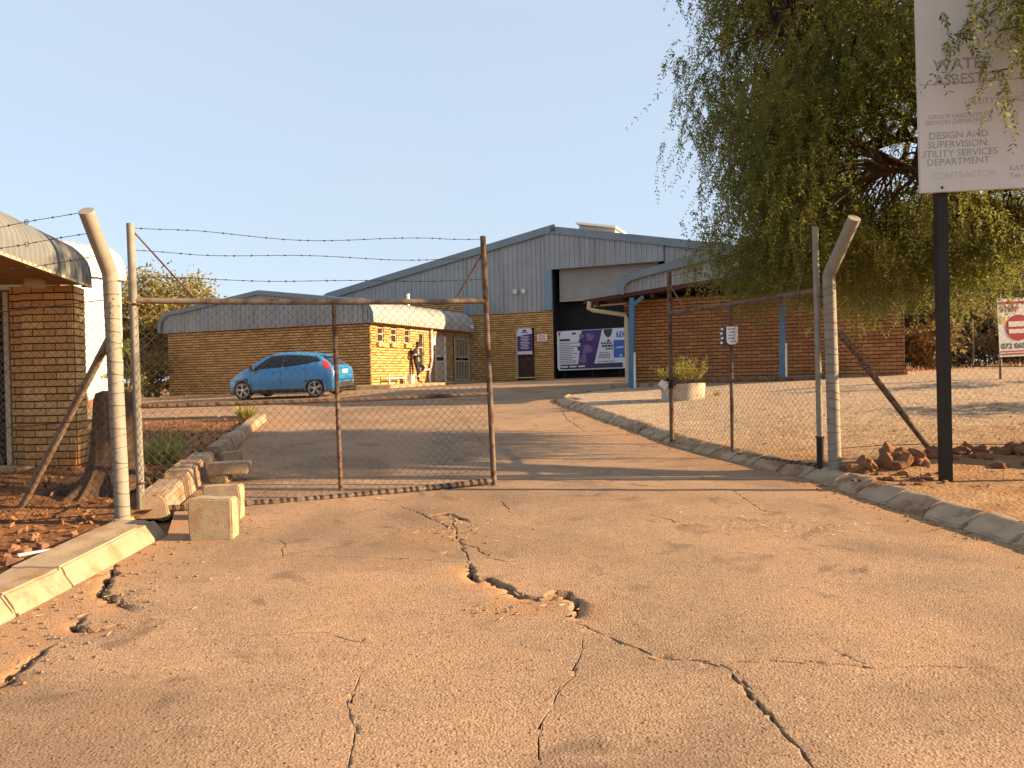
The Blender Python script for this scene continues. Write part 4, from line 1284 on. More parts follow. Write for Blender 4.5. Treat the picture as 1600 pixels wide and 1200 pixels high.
# chain, padlock and paper on the free end
ch = thing('padlock_chain', 'dark chain and padlock looped round the free end of the right gate with white tag', 'chain', FR + UP * -.16)
m = MB()
for k in range(14):
    a = k * .9; c = FR + UP * (-.15 + .05 * math.sin(k * 1.3)) + Vector((math.cos(a) * .06, math.sin(a) * .06 - .02, 0))
    t = Vector((-math.sin(a), math.cos(a), random.uniform(-.5, .5))).normalized(); s = t.cross(Vector((0, 0, 1)) if k % 2 else Vector((1, 0, .3))).normalized()
    m.tube([c + t * (.032 * math.cos(q)) + s * (.016 * math.sin(q)) for q in np.linspace(0, 6.283, 9)[:-1]], .008, 4, False, True)
m.part('links', MAT['blackpost'], ch)
m = MB(); m.box(FR + Vector((-.02, -.08, -.22)), (.07, .03, .06)); m.tube([FR + Vector((-.02 + .022 * math.cos(q), -.08, -.19 + .04 * math.sin(q))) for q in np.linspace(0, math.pi, 7)], .006, 5); m.part('padlock', MAT['blackpost'], ch)
m = MB(); m.box(FR + Vector((-.13, -.07, -.19)), (.13, .012, .10), Vector((1, .1, -.75)), None, Vector((.75, 0, 1))); m.part('tag', MAT['white'], ch)

# left fence
fl = thing('chain_link_fence', 'chain mesh fence with bent-top grey pipe post and brace left of the gate', 'fence', (-3.43, 6.6, -1.25), 'mesh fences beside the gate')
pa, pbend, ptop = Vector((-3.43, 6.6, -1.30)), Vector((-3.485, 6.6, .945)), Vector((-3.47, 6.22, 1.42))
m = MB(); m.tube([pa, pa.lerp(pbend, .5), pbend - UP * .03, pbend + (ptop - pbend) * .05, pbend.lerp(ptop, .5), ptop], [.063, .063, .062, .062, .061, .060], 18)
pl_ = m.part('post', MAT['pole'], fl, smooth=40)
ties(pl_, pa, pbend, .065, [-1.15 + .095 * i + random.uniform(-.02, .02) for i in range(22)])
m = MB(); m.lathe(pa + UP * .03, [(.10, -.02), (.098, .05), (.085, .09)], 12); m.part('footing', MAT['kerbgrey'], pl_)
fd = Vector((-1.15, .15, 0)).normalized()
FLL = 3.2
b0 = pa + Vector((0, 0, 0))
br = Vector((-4.75, 7.25, BZ(-4.75, 7.25) - .02))
m = MB(); m.tube([Vector((-3.50, 6.62, .42)), Vector((-3.50, 6.62, .42)).lerp(br, .5), br], .034, 10); m.part('brace', MAT['pipe'], fl, smooth=40)
def PFL(u, z):
    p = pa + fd * u
    return Vector((p.x, p.y - .03, 0)) + UP * (-1.2 - .004 * u + z) + Vector((0, -1, 0)) * (.02 + .02 * math.sin(u * 1.7 + z * 1.3))
chain_mesh(PFL, FLL, 1.93, fl)
for k, t in enumerate((.97, .66, .30)):
    q = pbend.lerp(ptop, t)
    barbed(fl, q + Vector((-.06, 0, 0)), q + fd * 3.2 + UP * (-.20 + .03 * k), [(.008, 5, k)], .05, knot=.16 + .03 * k)
for z in (.73, -.30, -1.13):
    m = MB(); m.tube([pa + fd * (i * .4) + UP * (z + 1.3 - .03 * math.sin(i * .4) - .02 * i) + Vector((0, -.05, 0)) for i in range(9)], .0045, 5); m.part('straining_wire', MAT['wire'], fl)

# right fence
fr = thing('chain_link_fence', 'chain mesh fence with bent-top post and rusty brace right of the gate', 'fence', (3.54, 8.3, -1.15), 'mesh fences beside the gate')
pa2, pb2, pt2 = Vector((3.54, 8.3, -1.24)), Vector((3.50, 8.3, 1.03)), Vector((3.59, 7.86, 1.56))
m = MB(); m.tube([pa2, pa2.lerp(pb2, .5), pb2 - UP * .02, pb2 + (pt2 - pb2) * .05, pb2.lerp(pt2, .5), pt2], [.068, .068, .067, .067, .066, .065], 18)
pr_ = m.part('post', MAT['pole'], fr, smooth=40)
ties(pr_, pa2, pb2, .070, [-1.0 + .095 * i + random.uniform(-.02, .02) for i in range(21)])
b2 = Vector((5.02, 9.0, VZ(5.02, 9.0)))
m = MB(); m.tube([Vector((3.56, 8.36, .50)), Vector((3.56, 8.36, .5)).lerp(b2, .5), b2], .036, 10); m.part('brace', MAT['pipe_rust'], fr, smooth=40)
fd2 = Vector((1, .12, 0)).normalized()
def PFR(u, z):
    p = pa2 + fd2 * u
    return Vector((p.x, p.y, 0)) + UP * (-1.10 + .045 * u + z) + Vector((0, -1, 0)) * (.02 + .02 * math.sin(u * 1.9 + z * 1.1))
chain_mesh(PFR, 5.0, 1.9, fr, r=.0014, mat=MAT['pole'])
for k, t in enumerate((.97, .62, .25)):
    q = pb2.lerp(pt2, t)
    barbed(fr, q, q + fd2 * 5 + UP * .05, [(.008, 5, k)], .06)
for z in (.86, 0, -.88):
    m = MB(); m.tube([pa2 + fd2 * (i * .5) + UP * (z + 1.24 + .02 * math.sin(i)) for i in range(11)], .0045, 5); m.part('straining_wire', MAT['wire'], fr)

# ------------------------------------------------------------------ boards and notices
def text(parent, s, c, d, n, size, mat, align='LEFT', name='lettering', bold=0.0, ext=.0015, sx=1.0):
    cu = bpy.data.curves.new(name, 'FONT')
    cu.body = s; cu.size = size; cu.align_x = align; cu.extrude = ext; cu.offset = bold
    cu.resolution_u = 3
    cu.materials.append(mat)
    o = bpy.data.objects.new(name, cu); COL.objects.link(o)
    d = d.normalized(); n = n.normalized(); u = n.cross(d)
    o.matrix_world = Matrix(((d.x * sx, u.x, n.x, c.x), (d.y * sx, u.y, n.y, c.y), (d.z * sx, u.z, n.z, c.z), (0, 0, 0, 1)))
    bpy.context.view_layer.update()
    me = bpy.data.meshes.new_from_object(o.evaluated_get(bpy.context.evaluated_depsgraph_get()))
    me.name = name
    me.transform(o.matrix_world)
    bpy.data.objects.remove(o)
    return link(name, me, parent)
bs = thing('sign_board', 'large faded white contract board on a black post, lettered WATER and ASBESTOS', 'sign', (4.28, 7.5, -1.2))
bd = Vector((1, -.10, .012)).normalized(); bn = Vector((-.10, -1, 0)).normalized()
B0 = unproject(1440, 300, 7.52)                     # lower left corner
bu = bn.cross(bd) * -1
if bu.z < 0: bu = -bu
BW_, BH_ = 2.9, 3.4
def BP(x, y, k=0.0): return B0 + bd * x + bu * y + bn * k
for y0, y1 in ((0, 1.052), (1.058, BH_)):
    m = MB(); m.hexa([BP(0, y0), BP(BW_, y0), BP(BW_, y1), BP(0, y1)], [BP(0, y0, .012), BP(BW_, y0, .012), BP(BW_, y1, .012), BP(0, y1, .012)])
    m.part('panel', MAT['board'], bs)
m = MB()
m.hexa([BP(-.012, -.012, -.03), BP(.03, -.012, -.03), BP(.03, BH_, -.03), BP(-.012, BH_, -.03)], [BP(-.012, -.012, .016), BP(.0, -.012, .016), BP(.0, BH_, .016), BP(-.012, BH_, .016)])
m.hexa([BP(0, -.012, -.03), BP(BW_, -.012, -.03), BP(BW_, 0, -.03), BP(0, 0, -.03)], [BP(0, -.012, .016), BP(BW_, -.012, .016), BP(BW_, 0, .016), BP(0, 0, .016)])
m.part('edge_frame', MAT['board'], bs)
m = MB()
for x, y in ((.19, .03), (.19, 1.075), (2.4, .03), (2.4, 1.075)):
    m.lathe(BP(x, y, .012), [(.013, 0), (.013, .008), (.006, .012)], 8, bn)
m.part('bolt', MAT['blackpost'], bs)
for x in (.19, 2.4):
    p = BP(x, 0, -.07); 
    gzz = VZ(p.x, p.y) - .05
    m = MB(); m.hexa([Vector((p.x + .052 * i + .035, p.y + .04 * j, gzz)) for i, j in ((-1, -1), (1, -1), (1, 1), (-1, 1))], [Vector((p.x + .052 * i, p.y + .04 * j, BP(x, BH_ - .1).z)) for i, j in ((-1, -1), (1, -1), (1, 1), (-1, 1))])
    m.part('post', MAT['blackpost'], bs)
def bt(s, px, py, size, mat, align='LEFT', bold=0.0, sx=1.0):
    q = unproject(px, py, 7.5) - B0
    return text(bs, s, BP(q.dot(bd), q.dot(bu), .0125), bd, bn, size, mat, align, bold=bold, sx=sx)
bt('WATER', 1457, 112, .155, MAT['ink'], bold=.002, sx=1.05)
bt('ASBESTOS', 1458, 135, .150, MAT['ink'], bold=.001, sx=.97)
bt('UTILITY SERVICES', 1503, 166, .082, MAT['ink_pale'])
bt('GROUP HEAD UTILITY', 1450, 187, .060, MAT['ink_pale'])
bt('SERVICES DEPARTMENT', 1445, 196, .060, MAT['ink_pale'])
for s, y in (('DESIGN AND', 217), ('SUPERVISION:', 231), ('UTILITY SERVICES', 245), ('DEPARTMENT', 258)):
    bt(s, 1495, y, .096, MAT['ink'], 'CENTER', sx=.98)
bt('CONTRACTOR', 1455, 280, .088, MAT['ink_ghost'])
bt('KATS', 1570, 270, .075, MAT['ink_pale']); bt('Tel: 01', 1571, 281, .072, MAT['ink_pale'])
bt('TS', 1465, 58, .10, MAT['ink_ghost'])

# no-entry notice on the far right fence
ne = thing('no_entry_sign', 'white notice with red no-entry roundel hung by the scrub at right', 'sign', (10.6, 15.8, -.4))
nD = Vector((1, .0, .03)).normalized(); nN = Vector((0, -1, 0))
N0 = unproject(1562, 558, 15.8); N1 = unproject(1604, 466, 15.8)
NW, NH = .95, 1.22
def NP(x, y, k=0.0): return N0 + nD * x + UP * y + nN * k + Vector((-.05, 0, 0)) * (y / NH)
m = MB(); m.hexa([NP(0, 0), NP(NW, 0), NP(NW, NH), NP(0, NH)], [NP(0, 0, .01), NP(NW, 0, .01), NP(NW, NH, .01), NP(0, NH, .01)]); m.part('panel', MAT['white'], ne)
red = flat('sign red', (.42, .02, .02), .5); blk = flat('sign black', (.03, .03, .035), .6); yel = flat('sign yellow', (.7, .45, .05), .6)
m = MB(); m.lathe(NP(.42, .60, .010), [(.27, 0), (.27, .004)], 28, nN); m.part('roundel', red, ne)
m = MB(); m.hexa([NP(.21, .62, .0145), NP(.63, .62, .0145), NP(.63, .73, .0145), NP(.21, .73, .0145)], [NP(.21, .62, .017), NP(.63, .62, .017), NP(.63, .73, .017), NP(.21, .73, .017)])
m.hexa([NP(.21, .48, .0145), NP(.63, .48, .0145), NP(.63, .57, .0145), NP(.21, .57, .0145)], [NP(.21, .48, .017), NP(.63, .48, .017), NP(.63, .57, .017), NP(.21, .57, .017)]); m.part('bar', MAT['white'], ne)
text(ne, 'STOP', NP(.04, .93, .011), nD, nN, .17, red, bold=.002)
text(ne, '072 065', NP(.04, .17, .011), nD, nN, .155, blk, bold=.003)
m = MB()
for y, h_ in ((.04, .03), (.10, .022), (1.1, .05)): m.hexa([NP(.02, y, .011), NP(.93, y, .011), NP(.93, y + h_, .011), NP(.02, y + h_, .011)], [NP(.02, y, .014), NP(.93, y, .014), NP(.93, y + h_, .014), NP(.02, y + h_, .014)])
m.part('stripe', red, ne)
m = MB(); m.hexa([NP(.05, .70, .011), NP(.16, .70, .011), NP(.16, .84, .011), NP(.05, .84, .011)], [NP(.05, .70, .014), NP(.16, .70, .014), NP(.16, .84, .014), NP(.05, .84, .014)]); m.part('symbol', yel, ne)
for x in (.06, .88):
    p = NP(x, .6, -.03); m = MB(); m.tube([Vector((p.x, p.y, VZ(p.x, p.y) - .1)), Vector((p.x, p.y, NP(0, NH + .1).z))], .03, 8); m.part('post', MAT['pipe'], ne)

# banners on the warehouse
purple = simple('purple print', (.075, .035, .16), (.05, .022, .12), 4, .55); blue_p = flat('blue print', (.02, .10, .36), .5); navy_p = flat('navy print', (.022, .018, .07), .5)
banw = simple('banner vinyl', (.60, .62, .66), (.54, .56, .61), 2, .5); mauve = simple('faded purple print', (.11, .065, .20), (.20, .15, .29), 5, .55)
bn_ = thing('banner', 'wide white and purple workshop banner standing in the dark warehouse doorway', 'banner', WH(6.4, .12, -.2))
XB, ZB, WB_, HB = 4.5, .16, 3.95, 1.84
def QB(x, y, k=0.0): return WH(XB + x * .835, .14, ZB + .05 * x / 4 + y) + NF * k
def quadp(m, pts, f, k):
    a = [f(x, y, k) for x, y in pts]; b = [f(x, y, k + .004) for x, y in pts]
    m.hexa(a, b)
m = MB(); quadp(m, [(.09, 0), (3.85, 0), (WB_, .14), (WB_, HB), (0, HB), (0, .12)], QB, 0); m.part('panel', banw, bn_)
m = MB(); quadp(m, [(1.20, .12), (2.10, .12), (2.62, HB - .02), (1.45, HB - .02)], QB, .005); m.part('purple_band', purple, bn_)
m = MB()
for (cx, cy, r_) in ((1.75, .95, .24), (1.9, 1.5, .2), (1.52, .5, .2), (1.42, 1.55, .12)):
    quadp(m, [(cx + r_ * math.cos(a) * 1.1 * (1 + .25 * math.sin(3 * a + cy * 9)), cy + r_ * math.sin(a) * (1 + .2 * math.cos(2 * a + cx * 7))) for a in np.linspace(0, 6.283, 19)[:-1]], QB, .010)
m.part('wheel_picture', mauve, bn_)
m = MB()
quadp(m, [(1.2, .9), (1.42, .9), (1.42, 1.08), (1.2, 1.08)], QB, .0145); quadp(m, [(1.25, 1.25), (1.5, 1.25), (1.45, 1.42), (1.3, 1.42)], QB, .0145); m.part('car_picture', navy_p, bn_)
m = MB(); quadp(m, [(.16, .06), (3.75, .06), (3.75, .27), (.2, .27)], QB, .005 + .0145); m.part('footer', navy_p, bn_)
m = MB(); y = 1.28
quadp(m, [(.14, 1.36), (.76, 1.36), (.76, 1.47), (.14, 1.47)], QB, .005)
for k in range(12):
    x = .14; end = .14 + random.uniform(.5, 1.0)
    while x < end:
        wl = random.uniform(.08, .22); quadp(m, [(x, y - .03), (x + wl, y - .03), (x + wl, y), (x, y)], QB, .005); x += wl + .025
    y -= .083
for k, (x, y, wd, hh) in enumerate(((2.55, 1.14, .6, .08), (2.6, 1.0, .62, .10), (2.8, .88, .4, .07), (2.45, .74, .55, .03), (2.45, .66, .6, .03), (2.42, .58, .65, .04), (2.40, .50, .65, .035), (2.38, .33, .9, .035))):
    x0 = x
    while x0 < x + wd:
        wl = random.uniform(.09, .2); quadp(m, [(x0, y), (min(x0 + wl, x + wd), y), (min(x0 + wl, x + wd), y + hh), (x0, y + hh)], QB, .005); x0 += wl + .03
quadp(m, [(1.0 + .14 * math.cos(a), 1.70 + .05 * math.sin(a)) for a in np.linspace(0, 6.283, 13)[:-1]], QB, .005)
quadp(m, [(2.98 + .1 * math.cos(a), 1.29 + .05 * math.sin(a)) for a in np.linspace(0, 6.283, 13)[:-1]], QB, .005)
quadp(m, [(2.95 + .25 * math.cos(a), HB - .02 + .38 * math.sin(a)) for a in np.linspace(math.pi, 1.8 * math.pi, 10)] + [(3.2, HB - .02)], QB, .005)
m.part('text_lines', navy_p, bn_)
m = MB(); quadp(m, [(3.25, .50), (WB_, .50), (WB_, 1.30), (3.25, 1.30)], QB, .005); quadp(m, [(3.42, 1.42), (WB_ - .05, 1.42), (WB_ - .05, 1.68), (3.42, 1.68)], QB, .005); m.part('blue_panel', blue_p, bn_)
text(bn_, 'TC', QB(3.46, 1.45, .0095), RD, NF, .28, banw, bold=.006)
m = MB(); quadp(m, [(3.3, .92), (3.85, .95), (3.8, 1.0), (3.5, .98)], QB, .0095); quadp(m, [(3.55, .56), (3.75, .56), (3.65, .66)], QB, .0095)
for k in range(3): quadp(m, [(.22 + .5 * k, .13), (.62 + .5 * k, .13), (.62 + .5 * k, .2), (.22 + .5 * k, .2)], QB, .0245)
m.part('white_print', banw, bn_)
m = MB(); quadp(m, [(.06, HB - .04), (.24, HB - .04), (.12, HB - .3)], QB, .005); m.part('red_flash', red, bn_)
m = MB()
for x in (.4, 2.0, 3.6): m.tube([QB(x, HB - .1, -.06), QB(x, -.45, -.06)], .03, 6)
m.part('stand', MAT['blackpost'], bn_)

pbn = thing('door_banner', 'tall purple and white banner hung over the barred side door', 'banner', WH(2.94, -.05, 1.6))
def QP(x, y, k=0.0): return WH(2.55 + x, -.03, .97 + y) + NF * k
m = MB(); quadp(m, [(0, 0), (.76, 0), (.76, 1.12), (.70, 1.24), (.06, 1.24), (0, 1.12)], QP, 0); m.part('panel', banw, pbn)
m = MB(); quadp(m, [(.005, .15), (.755, .15), (.755, .98), (.35, .93), (.005, .86)], QP, .005); m.part('purple_field', purple, pbn)
m = MB(); y = .84
for k in range(9):
    wd = random.uniform(.3, .62); cx = .38
    quadp(m, [(cx - wd / 2, y), (cx + wd / 2, y), (cx + wd / 2, y + .026), (cx - wd / 2, y + .026)], QP, .010); y -= .072
m.part('text_lines', banw, pbn)
m = MB(); quadp(m, [(.38 + .1 * math.cos(a), 1.13 + .05 * math.sin(a)) for a in np.linspace(0, 6.283, 13)[:-1]], QP, .005); quadp(m, [(.2, 1.02), (.56, 1.02), (.56, 1.06), (.2, 1.06)], QP, .005); m.part('emblem', navy_p, pbn)
sn = thing('wall_notice', 'small white lettered notice on the brick beside the side door', 'notice', WH(3.8, -.03, 1.75))
def QN(x, y, k=0.0): return WH(3.56 + x, -.022, 1.58 + y) + NF * k
m = MB(); quadp(m, [(0, 0), (.5, 0), (.5, .32), (0, .32)], QN, 0); m.part('panel', MAT['white'], sn)
m = MB()
for k in range(4): quadp(m, [(.05, .05 + .065 * k), (.45 - .04 * (k % 2), .05 + .065 * k), (.45 - .04 * (k % 2), .075 + .065 * k), (.05, .075 + .065 * k)], QN, .005)
m.part('text_lines', red, sn)
# ------------------------------------------------------------------ car
car_paint, _t, _b, _ = nodes('metallic blue paint')
_b.inputs['Base Color'].default_value = (.03, .16, .35, 1); _b.inputs['Metallic'].default_value = .2
_b.inputs['Roughness'].default_value = .32; _b.inputs['Coat Weight'].default_value = .3; _b.inputs['Coat Roughness'].default_value = .08
_t.links.new(ramp(_t, noise_n(_t, 2.5, 6, .7), [(.4, (.022, .19, .44)), (.75, (.05, .22, .43))]), _b.inputs['Base Color'])
glass, _t, _b, _ = nodes('tinted car glass')
_b.inputs['Base Color'].default_value = (.012, .014, .016, 1); _b.inputs['Roughness'].default_value = .08; _b.inputs['Specular IOR Level'].default_value = .35
rubber = flat('tyre rubber', (.018, .017, .016), .85); alloy = flat('alloy rim', (.50, .49, .48), .35, .7); blackp = flat('black plastic', (.02, .02, .021), .6)
redl, _t, _b, _ = nodes('red lamp lens'); _b.inputs['Base Color'].default_value = (.48, .02, .015, 1); _b.inputs['Roughness'].default_value = .15
clearl, _t, _b, _ = nodes('clear lamp lens'); _b.inputs['Base Color'].default_value = (.62, .64, .66, 1); _b.inputs['Roughness'].default_value = .12

ST = [  # x, z low, half width, z belt, belt half width, roof z, roof half width
 (-1.97,.40,.64,.58,.63,.64,.57),(-1.95,.34,.73,.70,.70,.76,.63),(-1.91,.27,.80,.84,.74,.88,.64),(-1.86,.23,.83,.92,.75,.96,.61),(-1.76,.2,.848,.98,.755,1.06,.575),(-1.62,.19,.855,1.035,.765,1.205,.54),
 (-1.45,.18,.858,1.065,.775,1.325,.535),(-1.2,.18,.86,1.05,.79,1.378,.545),(-.8,.18,.86,1.01,.808,1.436,.56),(-.35,.18,.86,.965,.82,1.468,.565),(0,.18,.86,.945,.82,1.462,.57),(.25,.18,.86,.93,.82,1.438,.575),(.5,.18,.86,.92,.815,1.37,.585),
 (.8,.18,.86,.905,.80,1.215,.60),(1.05,.18,.855,.885,.78,1.06,.625),(1.2,.18,.85,.872,.765,.975,.63),(1.4,.18,.84,.84,.735,.915,.60),(1.6,.18,.82,.79,.70,.855,.55),(1.8,.19,.765,.70,.64,.765,.48),(1.92,.21,.69,.62,.56,.655,.42),(1.98,.27,.57,.53,.48,.56,.37),(2.0,.34,.44,.48,.41,.50,.33)]
ST = [((1.2 + (q[0] - 1.2) * .74) if q[0] > 1.2 else q[0], *q[1:]) for q in ST]
STX = np.array([s[0] for s in ST])
def smooth_interp(x):
    return [float(np.interp(x, STX, [s[k] for s in ST])) for k in range(1, 7)]
def section(x):
    zl, w, zb_, wb_, zr, wr = smooth_interp(x)
    P = [(w * .80, zl), (w * .955, zl + .03), (w * .985, zl + .16), (w, zl + (zb_ - zl) * .45), (w * .99, zl + (zb_ - zl) * .70), (w * .962, zb_ - (zb_ - zl) * .08), (wb_, zb_)]
    P += [(wb_ + (wr - wb_) * .5 + .008, zb_ + (zr - zb_) * .5), (wr, zr - (zr - zb_) * .10), (wr * .86, zr - (zr - zb_) * .03), (wr * .5, zr + .012), (0, zr + .018)]
    return P
NS = 12
def surf(x, a):
    P = section(x); a = max(0, min(len(P) - 1.001, a)); i = int(a); f = a - i
    return (P[i][0] + (P[i + 1][0] - P[i][0]) * f, P[i][1] + (P[i + 1][1] - P[i][1]) * f)
c_h = Vector((-.983, .182, 0)).normalized(); c_away = Vector((.182, .983, 0)).normalized()
cc = Vector((-7.33, 24.92, 0))
zz = {}
def gz_at(dx, dy): q = cc + c_h * dx - c_away * dy; return G(q.x, q.y)
zf, zr_, zn, zfar = gz_at(1.2, 0), gz_at(-1.29, 0), gz_at(0, .75), gz_at(0, -.75)
fx = (c_h * 2.49 + UP * (zf - zr_)).normalized(); fy0 = (-c_away * 1.5 + UP * (zn - zfar)).normalized()
fz = fx.cross(fy0).normalized(); fy = fz.cross(fx)
CO = Vector((cc.x, cc.y, (zf + zr_ + zn + zfar) / 4 + .01))
def CW(x, y, z): return CO + fx * x + fy * y + fz * z
car = thing('hatchback', 'metallic blue five-door hatchback parked before the brick annex', 'car', CO)
WC = [(1.2, .30), (-1.29, .30)]
xs_ = np.unique(np.r_[np.linspace(-1.97, ST[-1][0], 110), STX])
m = MB(); rows = []
for x in xs_:
    P = section(x)
    rows.append([(x, y, z) for y, z in P] + [(x, -y, z) for y, z in P[::-1][1:]])
b = len(rows[0])
vs = [CW(*p) for r in rows for p in r]; fs = []
for i in range(len(rows) - 1):
    for j in range(b - 1):
        q = [rows[i][j], rows[i][j + 1], rows[i + 1][j + 1], rows[i + 1][j]]
        cx = sum(p[0] for p in q) / 4; cy = sum(p[1] for p in q) / 4; cz = sum(p[2] for p in q) / 4
        if abs(cy) > .55 and cz < .75 and any(math.hypot(cx - wx, cz - wz) < .345 for wx, wz in WC): continue
        fs.append((i * b + j, i * b + j + 1, (i + 1) * b + j + 1, (i + 1) * b + j))
fs.append(tuple(range(b))); fs.append(tuple((len(rows) - 1) * b + k for k in range(b - 1, -1, -1)))
m.add(vs, fs)
body = m.part('body', car_paint, car, smooth=50)
# underside and wheel wells
m = MB()
m.box(CW(0, 0, .24), (3.5, 1.3, .14), fx, fy, fz)
for wx, wz in WC: m.box(CW(wx, 0, .42), (.74, 1.36, .5), fx, fy, fz)
m.part('underbody', blackp, car)
for wx, wz in WC:
    for sd in (1, -1):
        m = MB()
        pts = []
        for a in np.linspace(math.radians(-12), math.radians(192), 19):
            x, z = wx + .345 * math.cos(a), wz + .345 * math.sin(a)
            yy = smooth_interp(x)[1]
            pts.append(CW(x, sd * (yy * (.985 if z < .5 else .995) ), z))
        m.tube(pts, .018, 6); m.part('arch_lip', car_paint, body)
# doors: shut lines, handles, glass
def patch(quad, sd, off, nu=8, nv=4):
    """quad: lower-front, lower-rear, upper-rear, upper-front as (x, a)"""
    (x0, a0), (x1, a1), (x2, a2), (x3, a3) = quad
    rows = []
    for j in range(nv + 1):
        v = j / nv; row = []
        for i in range(nu + 1):
            u = i / nu
            x = (x0 + (x1 - x0) * u) * (1 - v) + (x3 + (x2 - x3) * u) * v
            a = (a0 + (a1 - a0) * u) * (1 - v) + (a3 + (a2 - a3) * u) * v
            y, z = surf(x, a)
            row.append(CW(x, sd * (y + off), z))
        rows.append(row if sd > 0 else row[::-1])
    return rows
for sd in (1, -1):
    for q, nm in (([(.98, 6.3), (-.16, 6.15), (-.16, 7.8), (.33, 7.75)], 'front'), ([(-.24, 6.15), (-1.10, 6.25), (-1.0, 7.7), (-.24, 7.8)], 'rear'), ([(-1.14, 6.3), (-1.42, 6.75), (-1.30, 7.35), (-1.04, 7.7)], 'q')):
        m = MB(); m.grid(patch(q, sd, .006)); m.part('window', glass, car, smooth=40)
    m = MB(); m.grid(patch([(1.08, 6.1), (-1.50, 6.5), (-1.30, 7.75), (.27, 7.88)], sd, .003, 24, 5)); m.part('window_surround', blackp, body)
    m = MB()
    for x0, x1, a0, a1 in ((.92, .90, 1.6, 6.1), (-.13, -.13, 1.4, 6.1), (-1.02, -.98, 3.2, 6.1)):
        rows = []
        for k in range(9):
            x = x0 + (x1 - x0) * k / 8; y, z = surf(x, a0 + (a1 - a0) * k / 8)
            rows.append([CW(x - .006, sd * (y + .003), z), CW(x + .006, sd * (y + .003), z)])
        m.grid(rows)
    m.part('shut_line', blackp, body)
    for x in (.05, -.90):
        y, z = surf(x, 4.9)
        m = MB(); m.tube([CW(x + .09, sd * (y + .005), z), CW(x + .05, sd * (y + .03), z + .005), CW(x - .06, sd * (y + .03), z + .008), CW(x - .09, sd * (y + .005), z + .006)], .014, 6); m.part('door_handle', car_paint, car)
    y, z = surf(.80, 6.3)
    m = MB(); m.lathe(CW(.82, sd * (y + .10), z + .06), [(.02, -.09), (.07, -.07), (.085, 0), (.075, .07), (.03, .095)], 10, fy); m.tube([CW(.8, sd * y, z), CW(.82, sd * (y + .06), z + .04)], .025, 6); m.part('mirror', blackp if sd > 0 else car_paint, car, smooth=50)
    m = MB(); m.grid(patch([(1.05, .9), (-1.0, .9), (-1.0, 1.7), (1.05, 1.7)], sd, .012, 20, 2)); m.part('sill', blackp, car)
    # lamps
    m = MB(); m.grid(patch([(-1.60, 5.1), (-1.88, 4.7), (-1.72, 7.4), (-1.50, 7.2)], sd, .009, 6, 6)); m.part('tail_light', redl, car, smooth=50)
    m = MB(); m.grid(patch([(1.71, 5.0), (1.40, 5.4), (1.36, 6.3), (1.64, 6.35)], sd, .008, 8, 4)); m.part('headlight', clearl, car, smooth=50)
    m = MB(); m.box(CW(-1.955, sd * .60, .46), (.03, .17, .05), fx, fy, fz); m.part('reflector', redl, car)
# windscreen, rear window
def across(x0, x1, a0, off, k=10, nx=6):
    rows = []
    for i in range(nx + 1):
        x = x0 + (x1 - x0) * i / nx
        pts = []
        for s in np.linspace(-1, 1, 2 * k + 1):
            a = 11 - abs(s) * (11 - a0)
            y, z = surf(x, a); pts.append(CW(x, math.copysign(y, s), z + off))
        rows.append(pts)
    return rows
m = MB(); m.grid(across(1.14, .30, 8.4, .008)); m.part('windscreen', glass, car, smooth=50)
m = MB(); m.grid([[p + fx * -.012 for p in r] for r in across(-1.83, -1.50, 7.9, .008)]); m.part('rear_window', glass, car, smooth=50)
m = MB(); m.hexa([CW(-1.36, -.53, 1.335), CW(-1.36, .53, 1.335), CW(-1.60, .49, 1.285), CW(-1.60, -.49, 1.285)], [CW(-1.36, -.51, 1.362), CW(-1.36, .51, 1.362), CW(-1.60, .47, 1.305), CW(-1.60, -.47, 1.305)]); m.part('spoiler', car_paint, car, bevel=.01)
m = MB(); m.box(CW(-1.605, 0, 1.288), (.02, .2, .02), fx, fy, fz); m.part('brake_light', redl, car)
m = MB(); m.box(CW(-1.955, 0, .80), (.02, .44, .11), fx, fy, fz); m.part('number_plate', MAT['white'], car)
m = MB(); m.box(CW(-1.945, 0, .90), (.04, .5, .03), fx, fy, fz); m.part('boot_handle', car_paint, car)
m = MB(); m.hexa([CW(-1.99, -.58, .30), CW(-1.99, .58, .30), CW(-1.86, .76, .25), CW(-1.86, -.76, .25)], [CW(-2.0, -.50, .46), CW(-2.0, .50, .46), CW(-1.88, .70, .40), CW(-1.88, -.70, .40)]); m.part('rear_diffuser', blackp, car)
m = MB(); m.box(CW(-1.93, 0, .60), (.08, 1.36, .025), fx, fy, fz); m.part('bumper_line', blackp, body)
# wheels
for wx, wz in WC:
    for sd in (1, -1):
        c = CW(wx, sd * .765, wz); axd = fy * sd
        m = MB(); m.lathe(c, [(.20, -.09), (.285, -.09), (.30, -.06), (.302, .05), (.285, .085), (.225, .09), (.205, .06)], 28, axd); tw = m.part('wheel', rubber, car, smooth=40)
        m = MB(); m.lathe(c, [(.20, -.05), (.215, .075), (.225, .088), (.215, .09), (.20, .07), (.19, .01)], 28, axd)
        u = axd.orthogonal().normalized(); v = axd.cross(u)
        for k in range(5):
            for sp in (-.13, .13):
                a = 2 * math.pi * k / 5 + .3
                dr = u * math.cos(a) + v * math.sin(a); d2 = u * math.cos(a + sp) + v * math.sin(a + sp)
                m.tube([c + dr * .03 + axd * .075, c + d2 * .205 + axd * .07], .016, 5)
        m.lathe(c + axd * .05, [(.05, 0), (.055, .03), (.02, .045)], 12, axd)
        m.part('rim', alloy, tw, smooth=40)
        m = MB(); m.lathe(c, [(.19, -.02), (.19, -.015)], 20, axd); m.part('brake', blackp, tw)

